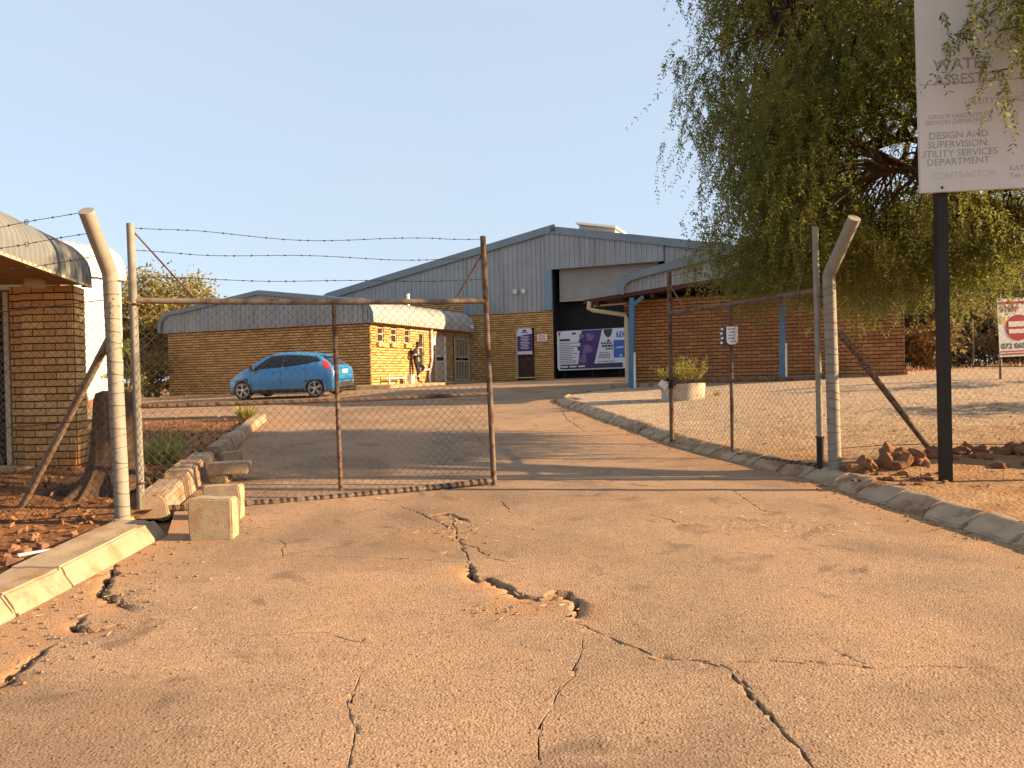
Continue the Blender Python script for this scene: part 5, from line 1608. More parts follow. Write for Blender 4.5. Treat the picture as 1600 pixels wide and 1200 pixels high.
# ------------------------------------------------------------------ person leaning on the annex wall
def skin_body(name, joints, edges, mat, root=0, sub=2, smooth=True):
    me = bpy.data.meshes.new(name)
    me.from_pydata([j[0] for j in joints], edges, [])
    o = bpy.data.objects.new(name, me); COL.objects.link(o)
    sk = o.modifiers.new('skin', 'SKIN')
    ld = me.skin_vertices[0].data if me.skin_vertices else None
    if ld is None:
        bm = bmesh.new(); bm.from_mesh(me); bm.verts.layers.skin.verify(); bm.to_mesh(me); bm.free(); ld = me.skin_vertices[0].data
    for i, j in enumerate(joints):
        r = j[1]; ld[i].radius = r if hasattr(r, '__len__') else (r, r)
        ld[i].use_root = (i == root)
    sk.use_smooth_shade = True
    sk.branch_smoothing = .3
    sb = o.modifiers.new('sub', 'SUBSURF'); sb.levels = sub; sb.render_levels = sub
    bpy.context.view_layer.update()
    me2 = bpy.data.meshes.new_from_object(o.evaluated_get(bpy.context.evaluated_depsgraph_get()))
    bpy.data.objects.remove(o)
    me2.name = name
    me2.materials.clear()
    return me2
pt = WH(.25, -8.77 + 3.12, -.265)
pf, plf = (RD * .93 + VD * .36).normalized(), None
plf = UP.cross(pf)
def PW(x, y, z): return pt + pf * x + plf * y + UP * z
J = []; E = []
def jn(x, y, z, r, par=None):
    J.append((tuple(PW(x, y, z)), r)); i = len(J) - 1
    if par is not None: E.append((par, i))
    return i
pel = jn(-.04, 0, .92, (.145, .12))
wst = jn(-.06, 0, 1.08, (.14, .115), pel)
chs = jn(-.07, 0, 1.28, (.165, .125), wst)
ush = jn(-.05, 0, 1.40, (.14, .10), chs)
nck = jn(-.01, 0, 1.475, .058, ush)
hd1 = jn(.035, 0, 1.545, .075, nck)
hd2 = jn(.06, 0, 1.62, .095, hd1)
hd3 = jn(.05, 0, 1.69, .075, hd2)
hands = []
for sy in (1, -1):
    sh = jn(-.05, sy * .17, 1.39, .072, ush)
    el = jn(-.03, sy * .255, 1.13, .055, sh)
    wr = jn(.19, sy * .10, 1.17, .036, el)
    pm = jn(.25, sy * .055, 1.195, (.042, .022), wr)
    for k in range(4):
        f1 = jn(.295 - .004 * k, sy * (.06 - .016 * k) , 1.205 + .012 * k - .02, .0105, pm)
        f2 = jn(.315 - .006 * k, sy * (.03 - .012 * k), 1.215 + .012 * k - .02, .009, f1)
    t1 = jn(.265, sy * .03, 1.235, .012, pm); t2 = jn(.295, sy * .015, 1.245, .010, t1)
for sy, kn, an, toe in ((-1, (.05, -.10, .50), (.07, -.10, .09), (.25, -.11, .045)), (1, (.30, .11, .64), (-.02, .11, .42), (.06, .12, .30))):
    hp = jn(-.02, sy * .09, .86, .105, pel)
    md = jn((-.02 + kn[0]) / 2 + .01, sy * .095, (.86 + kn[2]) / 2, .092, hp)
    k_ = jn(*kn, .068, md)
    cf = jn((kn[0] + an[0]) / 2 - .01, sy * .10, (kn[2] + an[2]) / 2, .062, k_)
    a_ = jn(*an, .050, cf)
    t_ = jn(*toe, (.045, .035), a_)
per = thing('person', 'man in navy coverall with reflective bands leaning on the sunlit annex wall, head bowed', 'person', pt)
navy = simple('navy coverall', (.020, .024, .050), (.013, .016, .035), 14, .85, 0, .3, 40)
skin_m = simple('brown skin', (.095, .045, .025), (.08, .036, .02), 10, .6)
boot = flat('tan boots', (.17, .10, .06), .7); reflect = flat('reflective band', (.62, .66, .50), .45)
bme = skin_body('body', J, E, navy)
for mt in (navy, skin_m, boot): bme.materials.append(mt)
for p in bme.polygons:
    q = p.center - pt
    x, y, z = q.dot(pf), q.dot(plf), q.z
    if z > 1.475 or (x > .205 and 1.1 < z < 1.3 and abs(y) < .13): p.material_index = 1
    elif z < .11 or (y > .05 and x < .12 and z < .40 and z > .2): p.material_index = 2
    p.use_smooth = True
link('body', bme, per)
m = MB(); m.lathe(PW(.048, 0, 1.66), [(.085, -.03), (.098, .0), (.09, .05), (.06, .082), (.02, .095)], 16); m.part('hair', flat('short black hair', (.012, .01, .009), .9), per, smooth=60)
m = MB()
for sy in (1, -1):
    m.lathe(PW(.148, sy * .034, 1.628), [(.004, 0), (.009, .003), (.004, .006)], 8, pf); m.lathe(PW(.045, sy * .094, 1.615), [(.008, 0), (.022, .01), (.012, .018)], 8, plf * sy)
m.tube([PW(.145, 0, 1.625), PW(.168, 0, 1.598), PW(.15, 0, 1.59)], [.008, .016, .01], 6); m.tube([PW(.14, -.025, 1.565), PW(.15, 0, 1.562), PW(.14, .025, 1.565)], .006, 5)
m.part('face', skin_m, per, smooth=60)
def band(a, b, r, wd=.05):
    m = MB(); a = Vector(a); b = Vector(b); d = (b - a).normalized()
    c = a.lerp(b, .5); m.tube([c - d * wd / 2, c + d * wd / 2], r, 14); m.part('reflective_band', reflect, per, smooth=40)
band(PW(.06, -.10, .36), PW(.065, -.10, .24), .072); band(PW(.16, .105, .60), PW(.10, .108, .53), .078)
band(PW(-.035, -.23, 1.22), PW(-.03, -.25, 1.15), .068); band(PW(-.035, .23, 1.22), PW(-.03, .25, 1.15), .068)
ph = thing('phone', 'small dark phone held in both hands of the leaning man', 'phone', PW(.30, 0, 1.23))
m = MB(); m.box(PW(.305, 0, 1.235), (.012, .072, .14), (pf - UP * .6), plf, (UP + pf * .6)); m.part('case', blackp, ph, bevel=.004)
# ------------------------------------------------------------------ vegetation
class Leaves:
    def __init__(s): s.P, s.D, s.L, s.Wd = [], [], [], []
    def add(s, p, d, l, w): s.P.append(p); s.D.append(d); s.L.append(l); s.Wd.append(w)
    def build(s, name, mat, parent, kind=None):
        P = np.concatenate(s.P); D = np.concatenate(s.D); L = np.concatenate(s.L)[:, None]; W_ = np.concatenate(s.Wd)[:, None]
        D = D / (np.linalg.norm(D, axis=1, keepdims=True) + 1e-9)
        R = rng.normal(size=D.shape)
        sd = np.cross(D, R); sd /= (np.linalg.norm(sd, axis=1, keepdims=True) + 1e-9)
        a = P; b = P + D * L * .5 + sd * W_ * .5; c = P + D * L; e = P + D * L * .5 - sd * W_ * .5
        V = np.stack([a, b, c, e], 1).reshape(-1, 3)
        F = np.arange(len(V)).reshape(-1, 4)
        o = link(name, np_mesh(name, V, F, mat), parent, kind)
        return o
def limb(m, pts, r0, r1, n=8, jit=.0):
    pts = [Vector(p) for p in pts]
    # smooth by Catmull-Rom
    out = []
    for i in range(len(pts) - 1):
        p0, p1, p2, p3 = pts[max(i - 1, 0)], pts[i], pts[i + 1], pts[min(i + 2, len(pts) - 1)]
        for k in range(5):
            t = k / 5
            q = .5 * ((2 * p1) + (p2 - p0) * t + (2 * p0 - 5 * p1 + 4 * p2 - p3) * t * t + (3 * p1 - p0 - 3 * p2 + p3) * t ** 3)
            out.append(q + Vector((random.uniform(-1, 1), random.uniform(-1, 1), random.uniform(-1, 1))) * jit)
    out.append(pts[-1])
    k = len(out)
    m.tube(out, [r0 + (r1 - r0) * i / (k - 1) for i in range(k)], n)
    return out

def sprays(lv, starts, outs, Lmin, Lmax, nleaf, ll, lw, droop=1.0, spread=.35):
    """hanging sprays: starts (n,3), outs (n,3) initial direction"""
    n = len(starts)
    Ln = rng.uniform(Lmin, Lmax, n)
    t = np.linspace(.06, 1, nleaf)[None, :, None]
    d0 = outs / (np.linalg.norm(outs, axis=1, keepdims=True) + 1e-9)
    down = np.array([0, 0, -1.0])
    sway = rng.normal(0, .24, (n, 1, 3)) * np.array([1, 1, .2])
    pos = starts[:, None, :] + Ln[:, None, None] * (d0[:, None, :] * (t * .55 - t * t * .22) * spread * 2 + down * (t * t * .85 * droop + t * .12 * droop) + sway * t * t)
    tang = np.gradient(pos, axis=1)
    tang /= (np.linalg.norm(tang, axis=2, keepdims=True) + 1e-9)
    side = rng.normal(size=pos.shape); side -= tang * (side * tang).sum(2, keepdims=True)
    side /= (np.linalg.norm(side, axis=2, keepdims=True) + 1e-9)
    for sg in (1, -1):
        dd = tang * .55 + side * sg + down * .35
        l = ll * rng.uniform(.6, 1.2, pos.shape[:2])
        lv.add(pos.reshape(-1, 3), dd.reshape(-1, 3), l.ravel(), (lw * rng.uniform(.7, 1.2, l.shape)).ravel())
    return pos

# --- pepper tree on the right
pt_ = thing('pepper_tree', 'tall weeping pepper tree with fine drooping foliage behind the white board', 'tree', (8.1, 8.0, -1.1))
tb = Vector((8.1, 8.0, VZ(8.1, 8.0) - .1))
m = MB()
fork = Vector((7.9, 8.25, .65))
limb(m, [tb, tb + Vector((-.05, .05, .5)), (8.0, 8.1, -.1), fork], .36, .22, 12, .012)
m.lathe(tb, [(.62, -.1), (.5, .08), (.40, .3)], 12)
limbs = []
LIMB = [
 [fork, (7.0, 8.7, 1.6), (6.0, 9.1, 2.35), (5.2, 9.3, 3.1), (4.5, 9.4, 3.8), (3.6, 9.7, 4.3)],
 [fork, (7.2, 9.0, 1.35), (6.2, 9.6, 1.95), (5.3, 9.9, 2.55), (4.5, 10.1, 3.0), (3.7, 10.3, 3.05)],
 [fork, (7.6, 9.0, 1.8), (7.0, 10.0, 3.0), (6.2, 10.8, 4.4), (5.2, 11.3, 5.6)],
 [fork, (8.2, 9.0, 1.9), (8.3, 10.2, 3.3), (8.2, 11.2, 5.0), (7.8, 11.6, 6.4)],
 [fork, (8.8, 8.8, 1.9), (9.9, 9.4, 3.2), (10.8, 10.2, 4.3)],
 [fork, (7.7, 8.0, 2.0), (7.0, 7.8, 3.4), (6.2, 7.7, 4.6), (5.6, 7.6, 5.3)],
 [(6.2, 9.6, 1.95), (5.5, 10.3, 1.95), (4.7, 10.9, 1.8), (4.0, 11.2, 1.5)],
 [(7.0, 10.0, 3.0), (6.4, 11.2, 3.1), (5.4, 12.0, 3.0), (4.4, 12.3, 2.9)],
]
for k, L_ in enumerate(LIMB):
    limbs += limb(m, L_, .135 if k < 5 else .09, .03, 8, .014)
for k in range(40):                      # crooked secondary branches
    s = random.choice([q for q in limbs[10:] if q.x > 4.2])
    a = s + Vector((random.uniform(-1, .6), random.uniform(-.7, .9), random.uniform(-.1, .8)))
    b = a + Vector((random.uniform(-.9, .5), random.uniform(-.5, .7), random.uniform(-.3, .6)))
    limbs += limb(m, [s, s.lerp(a, .5) + Vector((0, 0, .1)), a, b], .05, .015, 6, .012)
trunk = m.part('trunk', MAT['bark'], pt_, smooth=60)
LA = np.array([tuple(p) for p in limbs])
lv = Leaves(); tw = MB()
cl = []
cen = np.array([6.9, 10.3, 4.2]); rad = np.array([4.3, 2.7, 4.0])
while len(cl) < 560:
    p = rng.uniform(-1, 1, 3)
    q = (np.abs(p) ** 2.6).sum()
    if q > 1 or (q < .25 and rng.random() < .5): continue
    w_ = cen + p * rad
    if w_[0] > 7.4 and rng.random() < .8: continue
    if w_[2] < 3.3 and w_[0] > 6.9 and rng.random() < .85: continue
    if w_[2] < 1.3: continue
    if w_[0] < 2.85 + max(0, w_[2] - 4.6) * .2: continue
    gp_ = w_ - np.array([5.1, 10.0, 3.0]); gd_ = np.array([.46, .85, .26]); gd_ /= np.linalg.norm(gd_)
    if np.linalg.norm(gp_ - gd_ * (gp_ @ gd_)) < .80: continue            # an open gap between the limbs
    if w_[1] < 8.2 and w_[2] < 3.0: continue
    if noise.noise(Vector(tuple(w_ * .62))) < -.10: continue                # gaps between boughs
    cl.append(w_)
# low skirt hanging on the near-left side and strands in front of the board
for k in range(110):
    cl.append(np.array([rng.uniform(3.0, 7.3), rng.uniform(9.3, 12.6), rng.uniform(1.2, 2.5)]))
for k in range(110):                     # the fuller near-left shoulder of the crown
    w_ = np.array([rng.uniform(2.85, 5.6), rng.uniform(9.4, 12.4), rng.uniform(3.0, 6.2)])
    if w_[0] > 3.0 + max(0, w_[2] - 5.2) * .3: cl.append(w_)
for k in range(34):
    cl.append(np.array([4.50 + .95 * rng.random() ** .7, rng.uniform(6.75, 7.2), rng.uniform(2.75, 4.4)]))
cl = np.array(cl)
for c in cl:
    j = ((LA - c) ** 2).sum(1).argmin(); a = Vector(LA[j]); b = Vector(c)
    mid_ = a.lerp(b, .5) + Vector((random.uniform(-.15, .15), random.uniform(-.15, .15), random.uniform(.05, .3)))
    tw.tube([a, a.lerp(mid_, .6) + UP * .05, mid_, b.lerp(mid_, .4), b], [.022, .018, .014, .010, .006], 4, False)
    k = int(rng.integers(12, 19))
    st = c + rng.normal(0, .22, (k, 3)) * np.array([1, 1, .7])
    out = rng.normal(size=(k, 3)) * np.array([1, 1, .3]) + np.array([0, 0, .25])
    near = c[1] < 7.4
    if near: k2 = 7; st, out = st[:k2], out[:k2]
    lm = 1.0 if c[2] > 1.6 else .8
    sprays(lv, st, out, .28 * lm, (1.0 if not near else .75) * lm, 22, .064, .0185, .9, .55)
tw.part('twigs', MAT['bark'], pt_, kind='stuff')
lv.build('crown', MAT['pepper'], pt_)

# --- leafy trees / bushes
def leafy(name, label, base, h, rad_, ncl, mat, bark, cat='tree', leaf=(.10, .055), per=60, group=None, trunk_r=.10, lo=.25, flatness=1.0, stems=3, seed=1):
    t = thing(name, label, cat, base, group)
    m = MB(); base = Vector(base); lm = []
    for s in range(stems):
        an = 2 * math.pi * s / stems + seed
        top = base + Vector((math.cos(an) * rad_[0] * .45, math.sin(an) * rad_[1] * .45, h * random.uniform(.55, .8)))
        lm += limb(m, [base - UP * .1, base + UP * (h * lo * .7) + Vector((math.cos(an), math.sin(an), 0)) * .08, base.lerp(top, .6) + Vector((random.uniform(-.2, .2), random.uniform(-.2, .2), 0)), top], trunk_r, trunk_r * .3, 7, .01)
    A = np.array([tuple(p) for p in lm])
    lv = Leaves(); cz = h * (lo + 1) / 2; rz = h * (1 - lo) / 2
    for k in range(ncl):
        while True:
            p = rng.uniform(-1, 1, 3)
            if .18 < (p ** 2).sum() < 1: break
        c = np.array(base) + p * np.array([rad_[0], rad_[1], rz]) * (1 + .25 * math.sin(5 * p[0] + seed) * math.cos(4 * p[1] + seed)) + np.array([0, 0, cz])
        j = ((A - c) ** 2).sum(1).argmin(); a = Vector(A[j]); b = Vector(c)
        m.tube([a, a.lerp(b, .5) + UP * random.uniform(-.05, .15), b], [.02, .014, .007], 4, False)
        cs = rng.uniform(.6, 1.3) * (rad_[0] / 4.2)
        P = c + rng.normal(0, .5, (per, 3)) * cs * np.array([1, 1, .7 * flatness])
        D = (P - c) + rng.normal(0, .3, (per, 3)) + np.array([0, 0, -.1])
        lv.add(P, D, leaf[0] * rng.uniform(.6, 1.3, per), leaf[1] * rng.uniform(.6, 1.2, per))
    m.part('trunk', bark, t, smooth=60)
    lv.build('crown', mat, t)
    return t
g1 = (-17.0, 35.4, G(-17, 35.4))
leafy('bushy_tree', 'dry olive bushy tree between the white building and the brick annex', g1, 5.9, (3.0, 2.4), 330, MAT['olive'], MAT['bark_warm'], leaf=(.20, .10), per=62, lo=.18, seed=2)
leafy('bush', 'bare-stemmed thorny bush at the left end of the annex', (-15.6, 32.2, G(-15.6, 32.2)), 2.4, (1.2, .9), 70, MAT['drybush'], MAT['bark_warm'], 'bush', leaf=(.10, .04), per=40, lo=.1, seed=3, trunk_r=.05)
leafy('bushy_tree', 'lower yellow-olive bushy tree pressed against the left end of the annex', (-16.3, 34.6, G(-16.3, 34.6)), 4.3, (1.7, 1.5), 150, MAT['olive'], MAT['bark_warm'], leaf=(.17, .08), per=55, lo=.05, seed=7, trunk_r=.07)
leafy('green_bush', 'small green bush against the white building by the grey fence post', (-11.6, 22.6, G(-11.6, 22.6)), 2.2, (.55, .5), 26, MAT['greenbush'], MAT['bark'], 'bush', leaf=(.10, .05), per=45, lo=.1, seed=4, trunk_r=.04)
spec = [(12.3, 23.8, 4.2, 1.7, 'greenbush', 'tall green shrub close behind the right end of the red brick wall'),
        (14.4, 24.3, 5.0, 2.0, 'greenbush', 'leafy green tree behind the black board post'),
        (16.8, 24.8, 4.6, 2.0, 'olive', 'olive scrub tree beyond the no-entry notice'),
        (13.2, 22.2, 2.0, 1.1, 'drybush', 'low dry scrub bush beside the red brick wall'),
        (16.0, 22.6, 2.6, 1.4, 'drybush', 'dry brown scrub bush left of the no-entry notice'),
        (19.2, 24.6, 4.6, 2.0, 'greenbush', 'green tree at the right edge behind the no-entry notice'),
        (15.2, 28.5, 6.0, 2.6, 'olive', 'tall dusty tree farthest back on the right'),
        (11.9, 21.4, 1.3, .8, 'drybush', 'smallest dry bush at the foot of the red brick wall end'),
        (14.6, 21.6, 1.7, 1.0, 'drybush', 'straw-coloured low bush below the green tree at right'),
        (17.8, 22.4, 2.2, 1.3, 'olive', 'low olive bush right of the no-entry notice'),
        (21.5, 27.5, 5.2, 2.6, 'olive', 'dusty tree at the far right behind the scrub')]
for k, (x, y, h_, r_, mt, lab) in enumerate(spec):
    low = h_ < 3
    leafy('scrub_bush' if low else 'scrub_tree', lab, (x, y, max(G(x, y), VZ(x, y) if y < 24 else -9)), h_, (r_, r_ * .85), int(100 if low else 150), MAT[mt], MAT['bark_warm'], 'bush' if low else 'tree', leaf=(.15, .075), per=60, lo=.02 if low else .06, group='scrub beyond the yard', seed=k * 1.7, trunk_r=.05 if low else .09)
for k, (x, y, h_, r_, lab) in enumerate(((10.2, 8.75, 1.1, .45, 'low twiggy bush just outside the right edge nearest the fence'), (11.2, 11.6, 1.9, .8, 'sparse bush outside the right edge throwing streaks on the yard'), (13.0, 14.6, 2.3, 1.0, 'taller sparse bush outside the right edge by the notice'))):
    leafy('scrub_bush', lab, (x, y, VZ(x, y)), h_, (r_, r_ * .6), 34, MAT['drybush'], MAT['bark_warm'], 'bush', leaf=(.12, .05), per=36, lo=.1, group='scrub beyond the yard', seed=k * 2.3 + .5, trunk_r=.04)
# bare grey trunks showing under the scrub
for k, (px, y) in enumerate(((1520, 21.0), (1546, 21.6), (1438, 22.0), (1492, 21.4))):
    b = unproject(px, 566, y); b.z = VZ(b.x, b.y)
    t = thing('fence_stake', ['pale upright stake in the scrub right of the black post', 'pale leaning stake in the scrub left of the no-entry notice', 'pale stake near the end of the red brick wall', 'short pale stake just right of the black post'][k], 'stake', b, 'stakes standing in the far scrub')
    m = MB(); m.tube([b - UP * .1, b + UP * .6 + Vector((.02, 0, 0)), b + UP * (1.35 + .1 * k) + Vector((-.03 * k, 0, 0))], [.028, .025, .022], 7); m.part('stake', MAT['pipe'], t, smooth=40)

# --- strap-leaved clumps, planter shrub
def clump(name, label, base, n, hmin, hmax, wd, mat, lean=.8, cat='plant', group=None, segs=5, r0=.1):
    t = thing(name, label, cat, base, group)
    m = MB(); base = Vector(base)
    for k in range(n):
        an = random.uniform(0, 6.283); L = random.uniform(hmin, hmax); ln = random.uniform(.15, 1) * lean
        d = Vector((math.cos(an), math.sin(an), 0)); s = Vector((-d.y, d.x, 0))
        o = base + d * random.uniform(0, r0) + s * random.uniform(-r0, r0) * .5
        l, r = [], []
        for i in range(segs + 1):
            u = i / segs
            p = o + d * (L * ln * u * (.55 + .45 * u)) + UP * (L * (u - ln * .62 * u * u))
            w_ = wd * (1 - u ** 2.2) * .5 + .0008
            l.append(p - s * w_ + UP * .003); r.append(p + s * w_ + UP * .003)
        m.grid([l, r])
    m.part('blades', mat, t)
    return t
p = on_ground(252, 722, .05); clump('garden_plant', 'larger strap-leaved plant in the garden bed beside the stump', (p.x, p.y, BZ(p.x, p.y)), 110, .30, .62, .030, MAT['strap'], 1.05, group='clumps in the garden bed', r0=.22)
p = on_ground(386, 655, .05); clump('garden_plant', 'small yellow-green clump at the far corner of the garden bed', (p.x + .02, p.y - .1, BZ(p.x, p.y - .1)), 80, .22, .50, .035, MAT['yellowgreen'], 1.0, group='clumps in the garden bed', r0=.16)
pc = Vector((3.62, 16.0, 0)); pc.z = VZ(pc.x, pc.y)
pl = thing('planter', 'round whitewashed concrete planter holding a yellow-green shrub', 'planter', pc)
m = MB(); m.lathe(pc, [(.44, -.05), (.45, .05), (.47, .36), (.475, .37), (.42, .38), (.40, .30), (.40, .28)], 20)
m.part('tub', simple('peeling whitewash', (.50, .46, .38), (.40, .34, .25), 3, .9, 0, .4, 40, .15, (.30, .22, .14), 5, .5, .6), pl, smooth=40)
m = MB(); m.lathe(pc + UP * .30, [(.40, -.05), (.40, .0), (.2, .02)], 16); m.part('soil', MAT['bed'], pl)
t = thing('planter_shrub', 'feathery yellow-green shrub growing out of the round planter', 'shrub', pc + UP * .3)
m = MB(); lv = Leaves()
for k in range(130):
    an = random.uniform(0, 6.283); r_ = random.uniform(0, .34); L = random.uniform(.2, .52) * (1.15 if math.cos(an) > -.3 else .8)
    o = pc + Vector((math.cos(an) * r_, math.sin(an) * r_, .30)); tip = o + Vector((math.cos(an) * .28 * r_ / .34, math.sin(an) * .2, L)) + Vector((random.uniform(-.08, .08), 0, 0))
    pts = [o, o.lerp(tip, .5) + Vector((0, 0, .02)), tip]
    m.tube(pts, [.005, .004, .002], 3, False)
    P = np.array([tuple(o.lerp(tip, q)) for q in np.linspace(.2, 1, 16)])
    lv.add(P, rng.normal(0, 1, P.shape) * np.array([1, 1, .4]) + np.array([0, 0, 1.0]), rng.uniform(.04, .09, len(P)), np.full(len(P), .013))
m.part('stems', MAT['drybush'], t); lv.build('foliage', MAT['yellowgreen'], t)
for k, (x, y) in enumerate(((4.3, 15.9),)):
    clump('weed', 'small weed tuft in the gravel beside the round planter', (x, y, VZ(x, y)), 30, .08, .2, .014, MAT['yellowgreen'], .9, r0=.1)

# --- dead stump
sp = Vector((-4.22, 8.0, BZ(-4.22, 8.0)))
st = thing('tree_stump', 'tall dark dead tree stump with spreading roots behind the left post', 'stump', sp)
m = MB()
def ring(c, r, n=18, wob=.12, ph=0): return [c + Vector((math.cos(2 * math.pi * k / n), math.sin(2 * math.pi * k / n), 0)) * r * (1 + wob * math.sin(3 * 2 * math.pi * k / n + ph) + wob * .7 * math.sin(7 * 2 * math.pi * k / n + ph * 2)) for k in range(n)]
rows = []
for z, r, dx, wob in ((-.1, .48, -.03, .25), (.05, .36, -.03, .22), (.2, .285, -.02, .17), (.45, .235, 0, .13), (.75, .22, .01, .12), (.98, .215, .02, .11), (1.06, .20, .03, .13)):
    q = ring(sp + Vector((dx, 0, z)), r, 18, wob, 1.1 + z * .3); q = [p + UP * (random.uniform(-.05, .05) if z > 1 else 0) for p in q]; rows.append(q + [q[0]])
m.grid(rows)
top = [p for p in rows[-1][:-1]]; m.add(top + [sp + UP * .95], [(k, (k + 1) % 18, 18) for k in range(18)])
m.part('trunk', MAT['deadwood'], st, smooth=50)
for an, L in ((3.5, .75), (4.2, .6), (2.6, .6), (5.3, .5)):
    m = MB(); d = Vector((math.cos(an), math.sin(an), 0))
    pts = [sp + d * .15 + UP * .22, sp + d * .32 + UP * .08, sp + d * L * .8 + UP * .02, sp + d * L - UP * .06]
    limb(m, pts, .12, .03, 7, .008); m.part('root', MAT['deadwood'], st, smooth=50)

# ------------------------------------------------------------------ loose blocks, rocks and rubble
def blockbox(name, label, c, size, rz, mat, cat='block', group=None, tilt=0.0, bev=.012):
    t = thing(name, label, cat, c, group)
    ax_ = Vector((math.cos(rz), math.sin(rz), tilt)); ay_ = Vector((-math.sin(rz), math.cos(rz), 0))
    m = MB(); ax_.normalize(); az_ = ax_.cross(ay_)
    c = Vector(c) + az_ * (size[2] / 2)
    m.box(c, size, ax_, ay_, az_)
    me = m.mesh('block', mat)
    bm = bmesh.new(); bm.from_mesh(me)
    bmesh.ops.subdivide_edges(bm, edges=bm.edges[:], cuts=5, use_grid_fill=True)
    bmesh.ops.bevel(bm, geom=[e for e in bm.edges if len(e.link_faces) == 2 and e.calc_face_angle(0) > .8], offset=bev, segments=2, affect='EDGES')
    for v in bm.verts:
        n_ = noise.noise_vector(v.co * 9.0); v.co += n_ * .009
        e_ = noise.noise_vector(v.co * 3.1); v.co += e_ * .005
    bm.to_mesh(me); bm.free(); me.shade_smooth(); me.set_sharp_from_angle(angle=math.radians(45))
    link('body', me, t)
    return t
p = on_ground(330, 843); 
blockbox('concrete_block', 'pale square concrete block in front of the left gate rail', (p.x, p.y + .07, p.z - .012), (.345, .19, .345), .05, MAT['block'], group='blocks propping the gate')
p2 = on_ground(350, 826)
blockbox('concrete_block', 'second concrete block behind the left gate rail, mostly hidden', (-2.675, 6.95, G(-2.675, 6.95) - .03), (.33, .16, .33), .06, MAT['block'], group='blocks propping the gate')
p = on_ground(352, 752)
blockbox('kerb_block', 'loose grey concrete block tipped on a smaller one by the broken kerb', (p.x + .06, p.y + .03, p.z + .09), (.44, .34, .13), .12, MAT['kerbgrey'], group='loose kerb blocks', tilt=.03)
blockbox('kerb_block', 'small concrete chunk under the tipped grey block', (p.x - .03, p.y - .05, p.z - .01), (.20, .16, .10), -.05, MAT['concrete'], group='loose kerb blocks')
p = on_ground(366, 735)
blockbox('kerb_block', 'loose kerb stone end lying at the mouth of the broken edging', (p.x - .22, p.y + .5, p.z + .05), (.26, .20, .14), .5, MAT['concrete'], group='loose kerb blocks')
def rock_mesh(size, seed, mat, rough=.5, name='rock'):
    bm = bmesh.new(); bmesh.ops.create_icosphere(bm, subdivisions=3, radius=1.0)
    o = Vector((seed * 3.7, seed * 1.3, seed))
    for v in bm.verts:
        d = v.co.normalized()
        k = 1 + rough * noise.noise(d * 1.3 + o) + rough * .6 * noise.noise(d * 3.1 + o) + rough * .25 * noise.noise(d * 8 + o)
        v.co = Vector((d.x * size[0], d.y * size[1], d.z * size[2])) * k
    me = bpy.data.meshes.new(name); bm.to_mesh(me); bm.free(); me.materials.append(mat)
    me.shade_smooth(); me.set_sharp_from_angle(angle=math.radians(32))
    return me
def rock(name, label, loc, size, seed, mat, group, cat='rock', rz=0.0):
    o = bpy.data.objects.new(name, rock_mesh(size, seed, mat, name=name)); COL.objects.link(o)
    o.location = loc; o.rotation_euler = (0, 0, rz)
    return tag(o, label, cat, group)
RX = [(1392, 735, .17, 'largest rounded red rock between the right post and the black post', 2.0), (1430, 733, .12, 'upright orange-red rock just left of the black post', 5.1), (1352, 737, .12, 'flat slabby rock beside the right gate post', 7.7), (1333, 738, .09, 'narrow pale rock leaning nearest the right gate post', 9.2), (1458, 726, .11, 'dark shadowed rock touching the left side of the black post', 3.3)]
for px, py, s, lab, sd in RX:
    p = on_ground(px, py, .1); rock('rock', lab, (p.x, p.y, VZ(p.x, p.y) + s * .35), (s * 1.15, s * .8, s * .85), sd, MAT['rock'], 'rocks along the right fence', rz=sd)
for k in range(30):
    px = random.uniform(1490, 1640); py = random.uniform(700, 735); s = random.uniform(.04, .10)
    p = on_ground(px, py, .1); rock('rock', 'lumpy red stone in the loose heap right of the black post', (p.x, p.y, VZ(p.x, p.y) + s * .3), (s * 1.2, s * .9, s * .75), 11 + k * 1.7, MAT['rock'], 'small stones right of the black post', 'stone', k)
for k in range(24):
    px = random.uniform(1330, 1480); py = random.uniform(738, 758); s = random.uniform(.018, .04)
    p = on_ground(px, py, .1); rock('rock', 'small red clod on the earth in front of the rocks', (p.x, p.y, VZ(p.x, p.y) + s * .3), (s * 1.3, s, s * .7), 71 + k * 1.3, MAT['rock'], 'clods in front of the rocks', 'stone', k)
# broken brick behind the left kerb
RB = [(20, 880, .055, 'broken red brick half at the left edge beside the white strip'), (38, 862, .05, 'pale broken brick standing behind the white strip'), (66, 852, .045, 'square red brick lump left of the grey post foot')]
for k, (px, py, s, lab) in enumerate(RB):
    p = on_ground(px, py, .06); blockbox('brick_lump', lab, (p.x, p.y, BZ(p.x, p.y) - .01), (s * 1.7, s * 1.3, s * 1.25), k * 1.1 + .4, MAT['rubble'], 'rubble', 'broken bricks behind the left kerb', .2 * (k - 1), .004)
for k in range(20):
    px = random.uniform(-30, 150); py = random.uniform(828, 882) - max(0, px - 60) * .25; s = random.uniform(.018, .042)
    p = on_ground(px, py, .06)
    if p.x > -3.42: continue
    rock('brick_lump', 'small broken brick fragment in the rubble left of the pale kerb', (p.x, p.y, BZ(p.x, p.y) + s * .4), (s * 1.3, s, s * .9), 131 + k * 1.9, MAT['rubble'], 'small rubble behind the left kerb', 'rubble', k)
a = on_ground(28, 880, .06); b = on_ground(84, 870, .06)
t = thing('white_strip', 'curved white plastic strip lying on the rubble behind the pale kerb', 'plastic strip', (a.x, a.y, a.z))
m = MB(); cs = [a.lerp(b, q) + UP * (.05 + .02 * math.sin(q * 3)) for q in np.linspace(0, 1, 7)]; dd = (b - a).normalized(); nn = dd.cross(UP)
